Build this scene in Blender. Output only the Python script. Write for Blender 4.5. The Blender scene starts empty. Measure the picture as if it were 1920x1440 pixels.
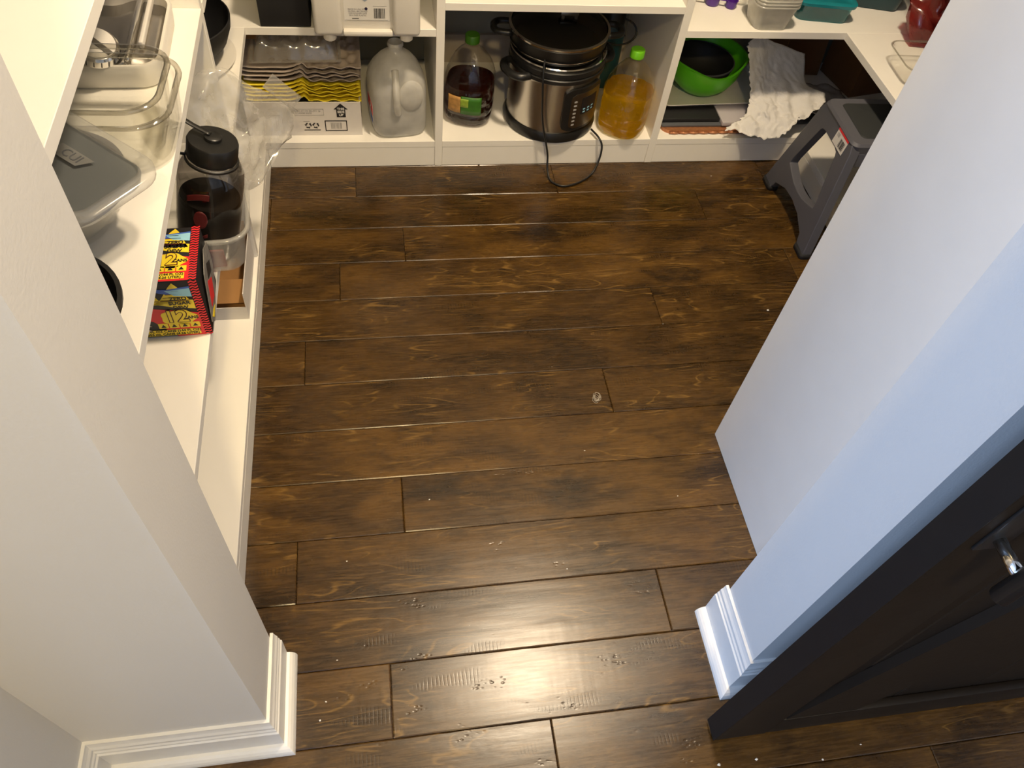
import bpy, bmesh, math, random
from mathutils import Matrix, Vector, noise
random.seed(4)
PI = math.pi
scene = bpy.context.scene
COL = scene.collection

# ------------------------------------------------------------ camera, world, lights, exposure
R = ((0.9859773, -0.1401315, 0.0906197), (0.05854597, 0.79897502, 0.59850754), (-0.15627264, -0.58480943, 0.79597537))
cam_data = bpy.data.cameras.new('camera')
cam = bpy.data.objects.new('camera', cam_data)
COL.objects.link(cam)
cam.matrix_world = Matrix(((R[0][0], R[1][0], R[2][0], 0), (R[0][1], R[1][1], R[2][1], 0), (R[0][2], R[1][2], R[2][2], 1.45), (0, 0, 0, 1)))
cam_data.sensor_width = 36
cam_data.lens = 1463.5 / 1920 * 36
cam_data.clip_start = 0.02
scene.camera = cam

vs = scene.view_settings
vs.view_transform = 'Standard'
vs.look = 'None'
vs.gamma = 1
vs.use_curve_mapping = False
vs.exposure = 0.0
scene.cycles.transparent_max_bounces = 28
scene.cycles.max_bounces = 8
scene.cycles.adaptive_threshold = 0.05

world = bpy.data.worlds.new('world')
scene.world = world
world.use_nodes = True
world.node_tree.nodes['Background'].inputs[0].default_value = (0.55, 0.72, 1.0, 1)
world.node_tree.nodes['Background'].inputs[1].default_value = 0.5

def area_light(name, loc, rot, sx, sy, power, color, shape='RECTANGLE'):
    d = bpy.data.lights.new(name, 'AREA')
    d.shape = shape
    d.size = sx
    if shape in ('RECTANGLE', 'ELLIPSE'):
        d.size_y = sy
    d.energy = power
    d.color = color
    o = bpy.data.objects.new(name, d)
    COL.objects.link(o)
    o.location = loc
    o.rotation_euler = rot
    return o

LAMP = (0.58, 1.12, 2.6)
area_light('pantry_lamp_light', (LAMP[0], LAMP[1], 2.535), (0, 0, 0), 0.20, 0.20, 47.5, (1.0, 0.80, 0.555), 'DISK')
area_light('hall_fill_light', (0.1, -0.9, 2.575), (0, 0, 0), 0.16, 0.16, 47, (1.0, 0.75, 0.37), 'DISK')  # warm fill added out of view to brighten the hall-side walls
area_light('window_daylight', (-2.56, -1.25, 1.40), (0, -PI / 2, 0), 1.5, 1.3, 136, (0.42, 0.62, 1.0))

# ------------------------------------------------------------ helpers
def tag(o, label=None, cat=None, group=None, kind=None):
    if label: o['label'] = label
    if cat: o['category'] = cat
    if group: o['group'] = group
    if kind: o['kind'] = kind
    return o

def mw(o):
    m = o.matrix_basis.copy()
    while o.parent:
        o = o.parent
        m = o.matrix_basis @ m
    return m

def thing(name, label, cat, loc=(0, 0, 0), rz=0.0, group=None, rot=None):
    o = bpy.data.objects.new(name, None)
    COL.objects.link(o)
    o.empty_display_size = 0.05
    o.location = loc
    o.rotation_euler = rot if rot else (0, 0, rz)
    return tag(o, label, cat, group)

def mk(name, verts, faces, mat, parent=None, smooth=False, M=None, world=True, auto=None):
    """mesh object; verts in world space (world=True) or in parent space"""
    vv = [Vector(v) for v in verts]
    if M is not None:
        vv = [M @ v for v in vv]
    if parent is not None and world:
        inv = mw(parent).inverted()
        vv = [inv @ v for v in vv]
    lo = Vector((min(v.x for v in vv), min(v.y for v in vv), min(v.z for v in vv)))
    hi = Vector((max(v.x for v in vv), max(v.y for v in vv), max(v.z for v in vv)))
    c = Vector(((lo.x + hi.x) / 2, (lo.y + hi.y) / 2, lo.z))
    me = bpy.data.meshes.new(name)
    me.from_pydata([tuple(v - c) for v in vv], [], faces)
    bm = bmesh.new()
    bm.from_mesh(me)
    bmesh.ops.recalc_face_normals(bm, faces=bm.faces)
    bm.to_mesh(me)
    bm.free()
    me.materials.append(mat)
    if smooth:
        me.polygons.foreach_set('use_smooth', [True] * len(me.polygons))
    o = bpy.data.objects.new(name, me)
    COL.objects.link(o)
    o.location = c
    if parent is not None:
        o.parent = parent
    if auto is not None:
        try:
            me.set_sharp_from_angle(angle=auto)
        except Exception:
            pass
    return o

def bm_data(bm):
    bm.verts.ensure_lookup_table()
    bm.verts.index_update()
    vs_ = [v.co.copy() for v in bm.verts]
    fs = [[v.index for v in f.verts] for f in bm.faces]
    return vs_, fs

def box_data(x0, x1, y0, y1, z0, z1, bev=0.0, seg=2):
    bm = bmesh.new()
    bmesh.ops.create_cube(bm, size=1)
    for v in bm.verts:
        v.co = Vector(((x0 + x1) / 2 + v.co.x * (x1 - x0), (y0 + y1) / 2 + v.co.y * (y1 - y0), (z0 + z1) / 2 + v.co.z * (z1 - z0)))
    if bev > 0:
        bmesh.ops.bevel(bm, geom=list(bm.edges), offset=bev, segments=seg, affect='EDGES', profile=0.5)
    d = bm_data(bm)
    bm.free()
    return d

def join(*ds):
    V, F = [], []
    for v, f in ds:
        n = len(V)
        V += list(v)
        F += [[i + n for i in q] for q in f]
    return V, F

def box(name, x0, x1, y0, y1, z0, z1, mat, parent=None, bev=0.0, seg=2, M=None, world=True):
    v, f = box_data(x0, x1, y0, y1, z0, z1, bev, seg)
    return mk(name, v, f, mat, parent, smooth=bev > 0, M=M, world=world, auto=0.6 if bev > 0 else None)

def lathe_data(prof, n=40, c=(0, 0, 0), mod=None, cap0=True, cap1=True, a0=0.0):
    V, F = [], []
    for r, z in prof:
        for i in range(n):
            t = a0 + 2 * PI * i / n
            rr = r * (mod(t, z) if mod else 1.0)
            V.append((c[0] + rr * math.cos(t), c[1] + rr * math.sin(t), c[2] + z))
    for k in range(len(prof) - 1):
        for i in range(n):
            j = (i + 1) % n
            F.append([k * n + i, k * n + j, (k + 1) * n + j, (k + 1) * n + i])
    if cap0: F.append(list(range(n))[::-1])
    if cap1: F.append([(len(prof) - 1) * n + i for i in range(n)])
    return V, F

def lathe(name, prof, mat, parent=None, n=40, c=(0, 0, 0), mod=None, cap0=True, cap1=True, world=False, M=None, auto=0.7):
    v, f = lathe_data(prof, n, c, mod, cap0, cap1)
    return mk(name, v, f, mat, parent, True, M, world, auto)

def rr_ring(hx, hy, r, z, n=6, cx=0, cy=0):
    r = min(r, hx, hy)
    pts = []
    for sx, sy, a in ((1, 1, 0), (-1, 1, PI / 2), (-1, -1, PI), (1, -1, 3 * PI / 2)):
        for i in range(n + 1):
            t = a + PI / 2 * i / n
            pts.append((cx + sx * (hx - r) + r * math.cos(t), cy + sy * (hy - r) + r * math.sin(t), z))
    return pts

def loft_data(rings, cap0=True, cap1=True, closed=False):
    V, F = [], []
    n = len(rings[0])
    for rg in rings: V += list(rg)
    m = len(rings)
    for k in range(m if closed else m - 1):
        k2 = (k + 1) % m
        for i in range(n):
            j = (i + 1) % n
            F.append([k * n + i, k * n + j, k2 * n + j, k2 * n + i])
    if not closed:
        if cap0: F.append(list(range(n))[::-1])
        if cap1: F.append([(m - 1) * n + i for i in range(n)])
    return V, F

def loft(name, secs, mat, parent=None, cap0=True, cap1=True, world=False, M=None, n=6, auto=0.7):
    """secs: (z, hx, hy, r)"""
    v, f = loft_data([rr_ring(hx, hy, r, z, n) for z, hx, hy, r in secs], cap0, cap1)
    return mk(name, v, f, mat, parent, True, M, world, auto)

def catmull(pts, k=6):
    P = [Vector(p) for p in pts]
    P = [P[0] * 2 - P[1]] + P + [P[-1] * 2 - P[-2]]
    out = []
    for i in range(1, len(P) - 2):
        a, b, c, d = P[i - 1], P[i], P[i + 1], P[i + 2]
        for s in range(k):
            t = s / k
            out.append(0.5 * ((2 * b) + (c - a) * t + (2 * a - 5 * b + 4 * c - d) * t * t + (3 * b - a - 3 * c + d) * t ** 3))
    out.append(P[-2])
    return out

def tube_data(pts, r, n=8, closed=False, flat=1.0):
    P = [Vector(p) for p in pts]
    V, F = [], []
    m = len(P)
    up = None
    for i, p in enumerate(P):
        if closed:
            t = (P[(i + 1) % m] - P[i - 1]).normalized()
        else:
            t = (P[min(i + 1, m - 1)] - P[max(i - 1, 0)]).normalized()
        if up is None:
            up = Vector((0, 0, 1)) if abs(t.z) < 0.9 else Vector((1, 0, 0))
        s = t.cross(up).normalized()
        up = s.cross(t).normalized()
        rr = r[i] if isinstance(r, (list, tuple)) else r
        for k in range(n):
            a = 2 * PI * k / n
            V.append(p + s * (rr * math.cos(a)) + up * (rr * flat * math.sin(a)))
    for i in range(m if closed else m - 1):
        i2 = (i + 1) % m
        for k in range(n):
            j = (k + 1) % n
            F.append([i * n + k, i * n + j, i2 * n + j, i2 * n + k])
    if not closed:
        F.append(list(range(n))[::-1])
        F.append([(m - 1) * n + k for k in range(n)])
    return V, F

def tube(name, pts, r, mat, parent=None, n=8, closed=False, world=True, M=None, flat=1.0):
    v, f = tube_data(pts, r, n, closed, flat)
    return mk(name, v, f, mat, parent, True, M, world)

def prism_data(poly, z0, z1):
    n = len(poly)
    V = [(x, y, z0) for x, y in poly] + [(x, y, z1) for x, y in poly]
    F = [list(range(n))[::-1], list(range(n, 2 * n))] + [[i, (i + 1) % n, n + (i + 1) % n, n + i] for i in range(n)]
    return V, F

def frame(o, u, v):
    """matrix: local x along u, local y along v, local z = u x v, origin o"""
    u = Vector(u).normalized()
    w = u.cross(Vector(v)).normalized()
    v = w.cross(u)
    m = Matrix.Identity(4)
    for i, c in enumerate((u, v, w)):
        for k in range(3):
            m[k][i] = c[k]
    m.translation = Vector(o)
    return m

def text(name, body, size, mat, parent, M, align='CENTER', bold=0.0, sx=1.0, shear=0.0):
    cu = bpy.data.curves.new('tmp', 'FONT')
    cu.body = body
    cu.size = size
    cu.align_x = align
    cu.align_y = 'CENTER'
    cu.extrude = 0.0002
    cu.offset = bold
    cu.resolution_u = 3
    cu.shear = shear
    o = bpy.data.objects.new('tmp', cu)
    COL.objects.link(o)
    dg = bpy.context.evaluated_depsgraph_get()
    me = bpy.data.meshes.new_from_object(o.evaluated_get(dg))
    V = [(v.co.x * sx, v.co.y, v.co.z) for v in me.vertices]
    F = [list(p.vertices) for p in me.polygons]
    bpy.data.objects.remove(o)
    bpy.data.curves.remove(cu)
    bpy.data.meshes.remove(me)
    return mk(name, V, F, mat, parent, False, M)

def flat(name, poly, mat, parent, M, h=0.0004):
    v, f = prism_data(poly, 0.0, h)
    return mk(name, v, f, mat, parent, False, M)

def rect(x0, x1, y0, y1):
    return [(x0, y0), (x1, y0), (x1, y1), (x0, y1)]

def barcode(parent, M, w, h, mat, n=22, seed=1, name='barcode'):
    rnd = random.Random(seed)
    ds = []
    x = 0.0
    while x < w:
        b = w / n * rnd.choice((0.35, 0.5, 0.9))
        ds.append(prism_data(rect(x, min(x + b, w), 0, h), 0, 0.0004))
        x += b + w / n * rnd.choice((0.35, 0.5, 0.8))
    v, f = join(*ds)
    return mk(name, v, f, mat, parent, False, M)

def grid_data(nu, nv, fn):
    V = [fn(i / nu, j / nv) for j in range(nv + 1) for i in range(nu + 1)]
    F = [[j * (nu + 1) + i, j * (nu + 1) + i + 1, (j + 1) * (nu + 1) + i + 1, (j + 1) * (nu + 1) + i] for j in range(nv) for i in range(nu)]
    return V, F

def solid(o, t, off=-1):
    m = o.modifiers.new('solid', 'SOLIDIFY')
    m.thickness = t
    m.offset = off
    return o

# ------------------------------------------------------------ materials
def new_mat(name):
    m = bpy.data.materials.new(name)
    m.use_nodes = True
    nt = m.node_tree
    return m, nt, nt.nodes['Principled BSDF'], nt.nodes['Material Output']

def mat(name, col, rough=0.5, metal=0.0, var=0.06, scale=30.0, bump=0.0, bscale=200.0, spec=0.5, coat=0.0, trans=0.0):
    m, nt, b, out = new_mat(name)
    N, L = nt.nodes, nt.links
    tc = N.new('ShaderNodeTexCoord')
    nz = N.new('ShaderNodeTexNoise')
    nz.inputs['Scale'].default_value = scale
    nz.inputs['Detail'].default_value = 4
    L.new(tc.outputs['Object'], nz.inputs['Vector'])
    mx = N.new('ShaderNodeMix')
    mx.data_type = 'RGBA'
    mx.inputs[6].default_value = tuple(max(0, c * (1 - var)) for c in col) + (1,)
    mx.inputs[7].default_value = tuple(min(1, c * (1 + var)) for c in col) + (1,)
    L.new(nz.outputs['Fac'], mx.inputs[0])
    L.new(mx.outputs[2], b.inputs['Base Color'])
    b.inputs['Roughness'].default_value = rough
    b.inputs['Metallic'].default_value = metal
    b.inputs['Specular IOR Level'].default_value = spec
    b.inputs['Coat Weight'].default_value = coat
    if bump > 0:
        n2 = N.new('ShaderNodeTexNoise')
        n2.inputs['Scale'].default_value = bscale
        n2.inputs['Detail'].default_value = 3
        L.new(tc.outputs['Object'], n2.inputs['Vector'])
        bp = N.new('ShaderNodeBump')
        bp.inputs['Strength'].default_value = bump
        bp.inputs['Distance'].default_value = 0.002
        L.new(n2.outputs['Fac'], bp.inputs['Height'])
        L.new(bp.outputs['Normal'], b.inputs['Normal'])
    return m

def clear(name, tint, gloss=0.02, base=0.06, edge=0.55, haze=0.0, hazecol=(0.9, 0.9, 0.88), ior=None):
    """thin clear sheet: transparent + reflection by angle (+ milky haze)"""
    m, nt, b, out = new_mat(name)
    N, L = nt.nodes, nt.links
    N.remove(b)
    tr = N.new('ShaderNodeBsdfTransparent')
    tr.inputs[0].default_value = tuple(tint) + (1,)
    gl = N.new('ShaderNodeBsdfGlossy')
    gl.inputs['Roughness'].default_value = gloss
    gl.inputs['Color'].default_value = (1, 1, 1, 1)
    lw = N.new('ShaderNodeLayerWeight')
    lw.inputs['Blend'].default_value = 0.5
    pw_ = N.new('ShaderNodeMath')
    pw_.operation = 'POWER'
    pw_.inputs[1].default_value = 4.0
    L.new(lw.outputs['Facing'], pw_.inputs[0])
    mp = N.new('ShaderNodeMapRange')
    mp.inputs['To Min'].default_value = base
    mp.inputs['To Max'].default_value = edge
    L.new(pw_.outputs[0], mp.inputs['Value'])
    mx = N.new('ShaderNodeMixShader')
    L.new(mp.outputs[0], mx.inputs[0])
    src = tr
    if haze > 0:
        tc = N.new('ShaderNodeTexCoord')
        nz = N.new('ShaderNodeTexNoise')
        nz.inputs['Scale'].default_value = 25
        L.new(tc.outputs['Object'], nz.inputs['Vector'])
        hz = N.new('ShaderNodeMapRange')
        hz.inputs['To Min'].default_value = haze * 0.7
        hz.inputs['To Max'].default_value = haze * 1.3
        L.new(nz.outputs['Fac'], hz.inputs['Value'])
        df = N.new('ShaderNodeBsdfDiffuse')
        df.inputs[0].default_value = tuple(hazecol) + (1,)
        tl = N.new('ShaderNodeBsdfTranslucent')
        tl.inputs[0].default_value = tuple(hazecol) + (1,)
        m1 = N.new('ShaderNodeMixShader')
        m1.inputs[0].default_value = 0.5
        L.new(df.outputs[0], m1.inputs[1])
        L.new(tl.outputs[0], m1.inputs[2])
        m2 = N.new('ShaderNodeMixShader')
        L.new(hz.outputs[0], m2.inputs[0])
        L.new(tr.outputs[0], m2.inputs[1])
        L.new(m1.outputs[0], m2.inputs[2])
        src = m2
    L.new(src.outputs[0], mx.inputs[1])
    L.new(gl.outputs[0], mx.inputs[2])
    L.new(mx.outputs[0], out.inputs['Surface'])
    return m

def liquid(name, col, deep):
    m, nt, b, out = new_mat(name)
    N, L = nt.nodes, nt.links
    N.remove(b)
    tr = N.new('ShaderNodeBsdfTransparent')
    tr.inputs[0].default_value = tuple(col) + (1,)
    gs = N.new('ShaderNodeBsdfRefraction')
    gs.inputs['Color'].default_value = tuple(col) + (1,)
    gs.inputs['IOR'].default_value = 1.35
    gs.inputs['Roughness'].default_value = 0.02
    tc = N.new('ShaderNodeTexCoord')
    nz = N.new('ShaderNodeTexNoise')
    nz.inputs['Scale'].default_value = 38
    nz.inputs['Detail'].default_value = 2
    L.new(tc.outputs['Object'], nz.inputs['Vector'])
    bp = N.new('ShaderNodeBump')
    bp.inputs['Strength'].default_value = 0.8
    bp.inputs['Distance'].default_value = 0.015
    L.new(nz.outputs['Fac'], bp.inputs['Height'])
    L.new(bp.outputs['Normal'], gs.inputs['Normal'])
    df = N.new('ShaderNodeBsdfTranslucent')
    df.inputs[0].default_value = tuple(deep) + (1,)
    m1 = N.new('ShaderNodeMixShader')
    m1.inputs[0].default_value = 0.7
    L.new(tr.outputs[0], m1.inputs[1])
    L.new(gs.outputs[0], m1.inputs[2])
    m2 = N.new('ShaderNodeMixShader')
    m2.inputs[0].default_value = 0.50
    L.new(m1.outputs[0], m2.inputs[1])
    L.new(df.outputs[0], m2.inputs[2])
    gl = N.new('ShaderNodeBsdfGlossy')
    gl.inputs['Roughness'].default_value = 0.03
    L.new(bp.outputs['Normal'], gl.inputs['Normal'])
    m3 = N.new('ShaderNodeMixShader')
    m3.inputs[0].default_value = 0.06
    L.new(m2.outputs[0], m3.inputs[1])
    L.new(gl.outputs[0], m3.inputs[2])
    L.new(m3.outputs[0], out.inputs['Surface'])
    return m

def wood_mat():
    m, nt, b, out = new_mat('hand_scraped_birch')
    N, L = nt.nodes, nt.links
    def nd(t, **k):
        n = N.new(t)
        for a, v in k.items():
            n.inputs[a.replace('_', ' ')].default_value = v
        return n
    def math_(op, a, b_=None, c=None):
        n = N.new('ShaderNodeMath')
        n.operation = op
        for i, v in enumerate((a, b_, c)):
            if v is None: continue
            if isinstance(v, (int, float)): n.inputs[i].default_value = v
            else: L.new(v, n.inputs[i])
        return n.outputs[0]
    def mixc(f, a, b_, mode='MIX'):
        n = N.new('ShaderNodeMix')
        n.data_type = 'RGBA'
        n.blend_type = mode
        for i, v in ((0, f), (6, a), (7, b_)):
            if isinstance(v, tuple): n.inputs[i].default_value = v + (1,)
            elif isinstance(v, (int, float)): n.inputs[i].default_value = v
            else: L.new(v, n.inputs[i])
        return n.outputs[2]
    def ramp(v, a, b_):
        n = N.new('ShaderNodeMapRange')
        n.interpolation_type = 'SMOOTHSTEP'
        L.new(v, n.inputs['Value'])
        n.inputs['From Min'].default_value = a
        n.inputs['From Max'].default_value = b_
        return n.outputs[0]
    tc = N.new('ShaderNodeTexCoord')
    oi = N.new('ShaderNodeObjectInfo')
    off = N.new('ShaderNodeVectorMath')
    off.operation = 'ADD'
    L.new(tc.outputs['Object'], off.inputs[0])
    cb = N.new('ShaderNodeCombineXYZ')
    L.new(math_('MULTIPLY', oi.outputs['Random'], 17.0), cb.inputs[0])
    L.new(math_('MULTIPLY', oi.outputs['Random'], 5.3), cb.inputs[1])
    L.new(math_('MULTIPLY', oi.outputs['Random'], 9.1), cb.inputs[2])
    L.new(cb.outputs[0], off.inputs[1])
    vec = off.outputs[0]
    def mapped(sx, sy, sz=1.0):
        mp = N.new('ShaderNodeMapping')
        mp.inputs['Scale'].default_value = (sx, sy, sz)
        L.new(vec, mp.inputs['Vector'])
        return mp.outputs[0]
    def noise_(v, scale, detail=4.0, rough=0.5, dist=0.0):
        n = nd('ShaderNodeTexNoise', Scale=scale, Detail=detail, Roughness=rough, Distortion=dist)
        L.new(v, n.inputs['Vector'])
        return n.outputs['Fac']
    fine = noise_(mapped(6, 90), 3.0, 5, 0.6)
    cloud = noise_(mapped(2.2, 6), 2.2, 4, 0.55, 0.6)
    swirl = noise_(mapped(1.1, 6.5), 2.6, 2.0, 0.45, 0.5)
    rings = math_('PINGPONG', math_('MULTIPLY', swirl, 12.0), 0.5)       # cathedral grain contours
    line = math_('SUBTRACT', 1.0, ramp(rings, 0.0, 0.12))
    amt = ramp(noise_(mapped(3, 5), 2.4, 2), 0.46, 0.64)
    line = math_('MULTIPLY', line, amt)
    line = math_('MULTIPLY', line, ramp(fine, 0.25, 0.55))
    base = mixc(ramp(cloud, 0.3, 0.72), (0.026, 0.0128, 0.0032), (0.090, 0.0455, 0.0092))
    tone = mixc(oi.outputs['Random'], (0.80, 0.78, 0.76), (1.2, 1.17, 1.06))
    base = mixc(1.0, base, tone, 'MULTIPLY')
    base = mixc(math_('MULTIPLY', ramp(fine, 0.45, 0.75), 0.40), base, (0.145, 0.074, 0.016))
    base = mixc(math_('MULTIPLY', line, 0.24), base, (0.34, 0.19, 0.045))
    vo = N.new('ShaderNodeTexVoronoi')
    vo.inputs['Scale'].default_value = 1.0
    L.new(mapped(2.3, 4.6), vo.inputs['Vector'])
    kd = math_('ADD', vo.outputs['Distance'], math_('MULTIPLY', math_('SUBTRACT', noise_(mapped(9, 22), 2.5, 3), 0.5), 0.42))
    knot = math_('SUBTRACT', 1.0, ramp(kd, 0.02, 0.27))
    base = mixc(math_('MULTIPLY', knot, 0.82), base, (0.012, 0.0068, 0.003))
    mo = ramp(noise_(mapped(4, 9), 3.2, 3, 0.6), 0.52, 0.75)
    base = mixc(math_('MULTIPLY', mo, 0.55), base, (0.019, 0.0105, 0.004))
    # dust specks: pale grit with its own shapes
    sp = N.new('ShaderNodeTexVoronoi')
    sp.inputs['Scale'].default_value = 46.0
    L.new(tc.outputs['Object'], sp.inputs['Vector'])
    spk = math_('SUBTRACT', 1.0, ramp(sp.outputs['Distance'], 0.02, 0.055))
    spk = math_('MULTIPLY', spk, ramp(noise_(mapped(1, 1), 9.0, 2), 0.56, 0.66))
    base = mixc(math_('MULTIPLY', spk, 0.45), base, (0.5, 0.45, 0.38))
    # fine mottling and rows of plane chatter where stain has settled
    mid = noise_(mapped(30, 75), 2.6, 5, 0.65, 0.6)
    base = mixc(math_('MULTIPLY', ramp(mid, 0.52, 0.72), 0.55), base, (0.020, 0.0105, 0.0034))
    base = mixc(math_('MULTIPLY', math_('SUBTRACT', 1.0, ramp(mid, 0.26, 0.44)), 0.30), base, (0.20, 0.105, 0.022))
    base = mixc(math_('MULTIPLY', line, 0.20), base, (0.36, 0.20, 0.05))
    wave = N.new('ShaderNodeTexWave')
    wave.inputs['Scale'].default_value = 46.0
    wave.inputs['Distortion'].default_value = 2.2
    wave.inputs['Detail'].default_value = 2.0
    wave.inputs['Detail Scale'].default_value = 1.2
    L.new(mapped(1.0, 0.35), wave.inputs['Vector'])
    cmask = math_('MULTIPLY', ramp(noise_(mapped(2.6, 11), 2.4, 2), 0.60, 0.70), ramp(wave.outputs['Fac'], 0.55, 0.95))
    base = mixc(math_('MULTIPLY', cmask, 0.5), base, (0.016, 0.0085, 0.003))
    pv = N.new('ShaderNodeTexVoronoi')
    pv.inputs['Scale'].default_value = 1.0
    L.new(mapped(95, 170), pv.inputs['Vector'])
    pits = math_('MULTIPLY', math_('SUBTRACT', 1.0, ramp(pv.outputs['Distance'], 0.15, 0.45)), ramp(noise_(mapped(5, 14), 2.2, 2), 0.62, 0.70))
    L.new(base, b.inputs['Base Color'])
    rg = N.new('ShaderNodeMapRange')
    L.new(fine, rg.inputs['Value'])
    rg.inputs['To Min'].default_value = 0.22
    rg.inputs['To Max'].default_value = 0.33
    L.new(rg.outputs[0], b.inputs['Roughness'])
    b.inputs['Specular IOR Level'].default_value = 0.5
    # scrape ripples and pores
    wv = nd('ShaderNodeTexNoise', Scale=3.2, Detail=2.0)
    L.new(mapped(14, 2.5), wv.inputs['Vector'])
    rip = noise_(mapped(0.9, 9), 3.0, 2, 0.5, 0.4)
    chat = math_('MULTIPLY', wv.outputs['Fac'], ramp(noise_(mapped(2, 6), 2.0, 2), 0.5, 0.65))
    hgt = math_('ADD', math_('MULTIPLY', rip, 0.9), math_('MULTIPLY', chat, 0.5))
    hgt = math_('ADD', hgt, math_('MULTIPLY', fine, 0.10))
    hgt = math_('SUBTRACT', hgt, math_('MULTIPLY', knot, 0.25))
    hgt = math_('SUBTRACT', hgt, math_('MULTIPLY', cmask, 0.09))
    hgt = math_('SUBTRACT', hgt, math_('MULTIPLY', pits, 0.5))
    bp = N.new('ShaderNodeBump')
    bp.inputs['Strength'].default_value = 0.20
    bp.inputs['Distance'].default_value = 0.0024
    L.new(hgt, bp.inputs['Height'])
    L.new(bp.outputs['Normal'], b.inputs['Normal'])
    return m

def emit(name, col, s):
    m, nt, b, out = new_mat(name)
    b.inputs['Emission Color'].default_value = tuple(col) + (1,)
    b.inputs['Emission Strength'].default_value = s
    b.inputs['Base Color'].default_value = (0.8, 0.8, 0.8, 1)
    return m

WOOD = wood_mat()
WALL = mat('wall_paint', (0.66, 0.645, 0.615), 0.55, var=0.025, scale=6, bump=0.12, bscale=260)
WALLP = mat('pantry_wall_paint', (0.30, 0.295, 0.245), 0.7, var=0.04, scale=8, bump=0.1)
TRIM = mat('trim_paint', (0.74, 0.73, 0.70), 0.35, var=0.05, scale=40)
CEIL = mat('ceiling_paint', (0.80, 0.79, 0.76), 0.8, var=0.02)
SHELF = mat('white_melamine', (0.85, 0.825, 0.765), 0.42, var=0.03, scale=14, bump=0.03)
EDGE = mat('white_edge_band', (0.72, 0.70, 0.655), 0.45, var=0.03)
DOOR = mat('dark_stained_door', (0.009, 0.0058, 0.0032), 0.5, spec=0.28, var=0.35, scale=9, bump=0.15, bscale=60)
DOORE = mat('black_door_edge', (0.008, 0.0075, 0.008), 0.5, spec=0.28, var=0.2)
BLACK = mat('black_plastic', (0.012, 0.012, 0.012), 0.35, var=0.2)
BLACKM = mat('black_matte', (0.008, 0.008, 0.009), 0.6, var=0.2)
RUBBER = mat('black_rubber', (0.010, 0.010, 0.011), 0.75, var=0.2)
STEEL = mat('brushed_steel', (0.55, 0.52, 0.48), 0.27, 1.0, var=0.08, scale=60)
STEELD = mat('dark_steel', (0.26, 0.25, 0.23), 0.32, 1.0, var=0.1)
CHROME = mat('polished_steel', (0.75, 0.73, 0.70), 0.12, 1.0, var=0.03)
STOOL = mat('slate_plastic', (0.088, 0.090, 0.108), 0.45, var=0.06, bump=0.15, bscale=700)
PAD = mat('stool_pad_rubber', (0.020, 0.023, 0.024), 0.7, var=0.1, bump=0.3, bscale=900)
WPLAST = mat('white_plastic', (0.72, 0.69, 0.63), 0.42, var=0.03, bump=0.08, bscale=500)
JUGM = clear('milky_jug_plastic', (0.85, 0.85, 0.83), 0.25, 0.04, 0.4, haze=0.78, hazecol=(0.93, 0.92, 0.88))
CARTON = mat('white_cardboard', (0.66, 0.625, 0.59), 0.75, var=0.05, bump=0.08)
BROWN = mat('brown_cardboard', (0.33, 0.165, 0.052), 0.8, var=0.15, scale=20, bump=0.1)
BROWND = mat('dark_cardboard', (0.17, 0.078, 0.028), 0.8, var=0.2, scale=20, bump=0.1)
PULP = mat('grey_pulp', (0.36, 0.30, 0.255), 0.9, var=0.12, scale=90, bump=0.4, bscale=500)
PULPM = mat('mauve_pulp', (0.50, 0.42, 0.36), 0.9, var=0.12, scale=90, bump=0.4, bscale=500)
YELLOW = mat('yellow_foam', (0.82, 0.66, 0.02), 0.6, var=0.08, scale=40)
GREENC = mat('green_cap', (0.15, 0.50, 0.012), 0.35, var=0.06)
BOWLG = mat('green_bowl_plastic', (0.115, 0.56, 0.012), 0.32, var=0.05)
GREENL = mat('green_label', (0.035, 0.15, 0.010), 0.45, var=0.4, scale=50)
REDL = mat('red_print', (0.50, 0.03, 0.025), 0.5, var=0.1)
REDB = mat('bright_red_print', (0.72, 0.022, 0.030), 0.45, var=0.06)
MAROON = mat('maroon_print', (0.085, 0.007, 0.007), 0.5, var=0.1)
YEL = mat('yellow_print', (0.86, 0.66, 0.03), 0.45, var=0.06)
INK = mat('black_print', (0.010, 0.009, 0.011), 0.5, var=0.2)
NAVY = mat('navy_print', (0.020, 0.016, 0.045), 0.5, var=0.2)
BLUE = mat('blue_print', (0.05, 0.13, 0.50), 0.5, var=0.1)
SKY = mat('light_blue_print', (0.30, 0.60, 0.78), 0.5, var=0.1)
GREYP = mat('grey_print', (0.36, 0.35, 0.34), 0.6, var=0.1)
LABW = mat('white_label', (0.68, 0.66, 0.62), 0.5, var=0.03)
TEAL = mat('teal_plastic', (0.010, 0.20, 0.24), 0.25, var=0.1)
TEALD = mat('dark_teal', (0.004, 0.045, 0.060), 0.3, var=0.15)
TEALC = clear('teal_clear_plastic', (0.30, 0.72, 0.74), 0.05, 0.06, 0.4, haze=0.40, hazecol=(0.06, 0.40, 0.44))
PURPLE = mat('purple_plastic', (0.085, 0.020, 0.26), 0.35, var=0.1)
REDBAG = clear('red_film', (0.62, 0.10, 0.08), 0.18, 0.05, 0.3, haze=0.40, hazecol=(0.42, 0.045, 0.035))
GLASS = clear('clear_glass', (0.985, 0.985, 0.975), 0.01, 0.04, 0.7)
GRIM = clear('glass_rim', (0.80, 0.79, 0.76), 0.02, 0.10, 0.9)
LIDGL = clear('smoky_lid_glass', (0.55, 0.52, 0.47), 0.02, 0.07, 0.6)
PET = clear('clear_bottle_plastic', (0.97, 0.965, 0.95), 0.06, 0.04, 0.8)
PP = clear('frosted_clear_plastic', (0.94, 0.94, 0.93), 0.12, 0.05, 0.35, haze=0.20)
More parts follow.
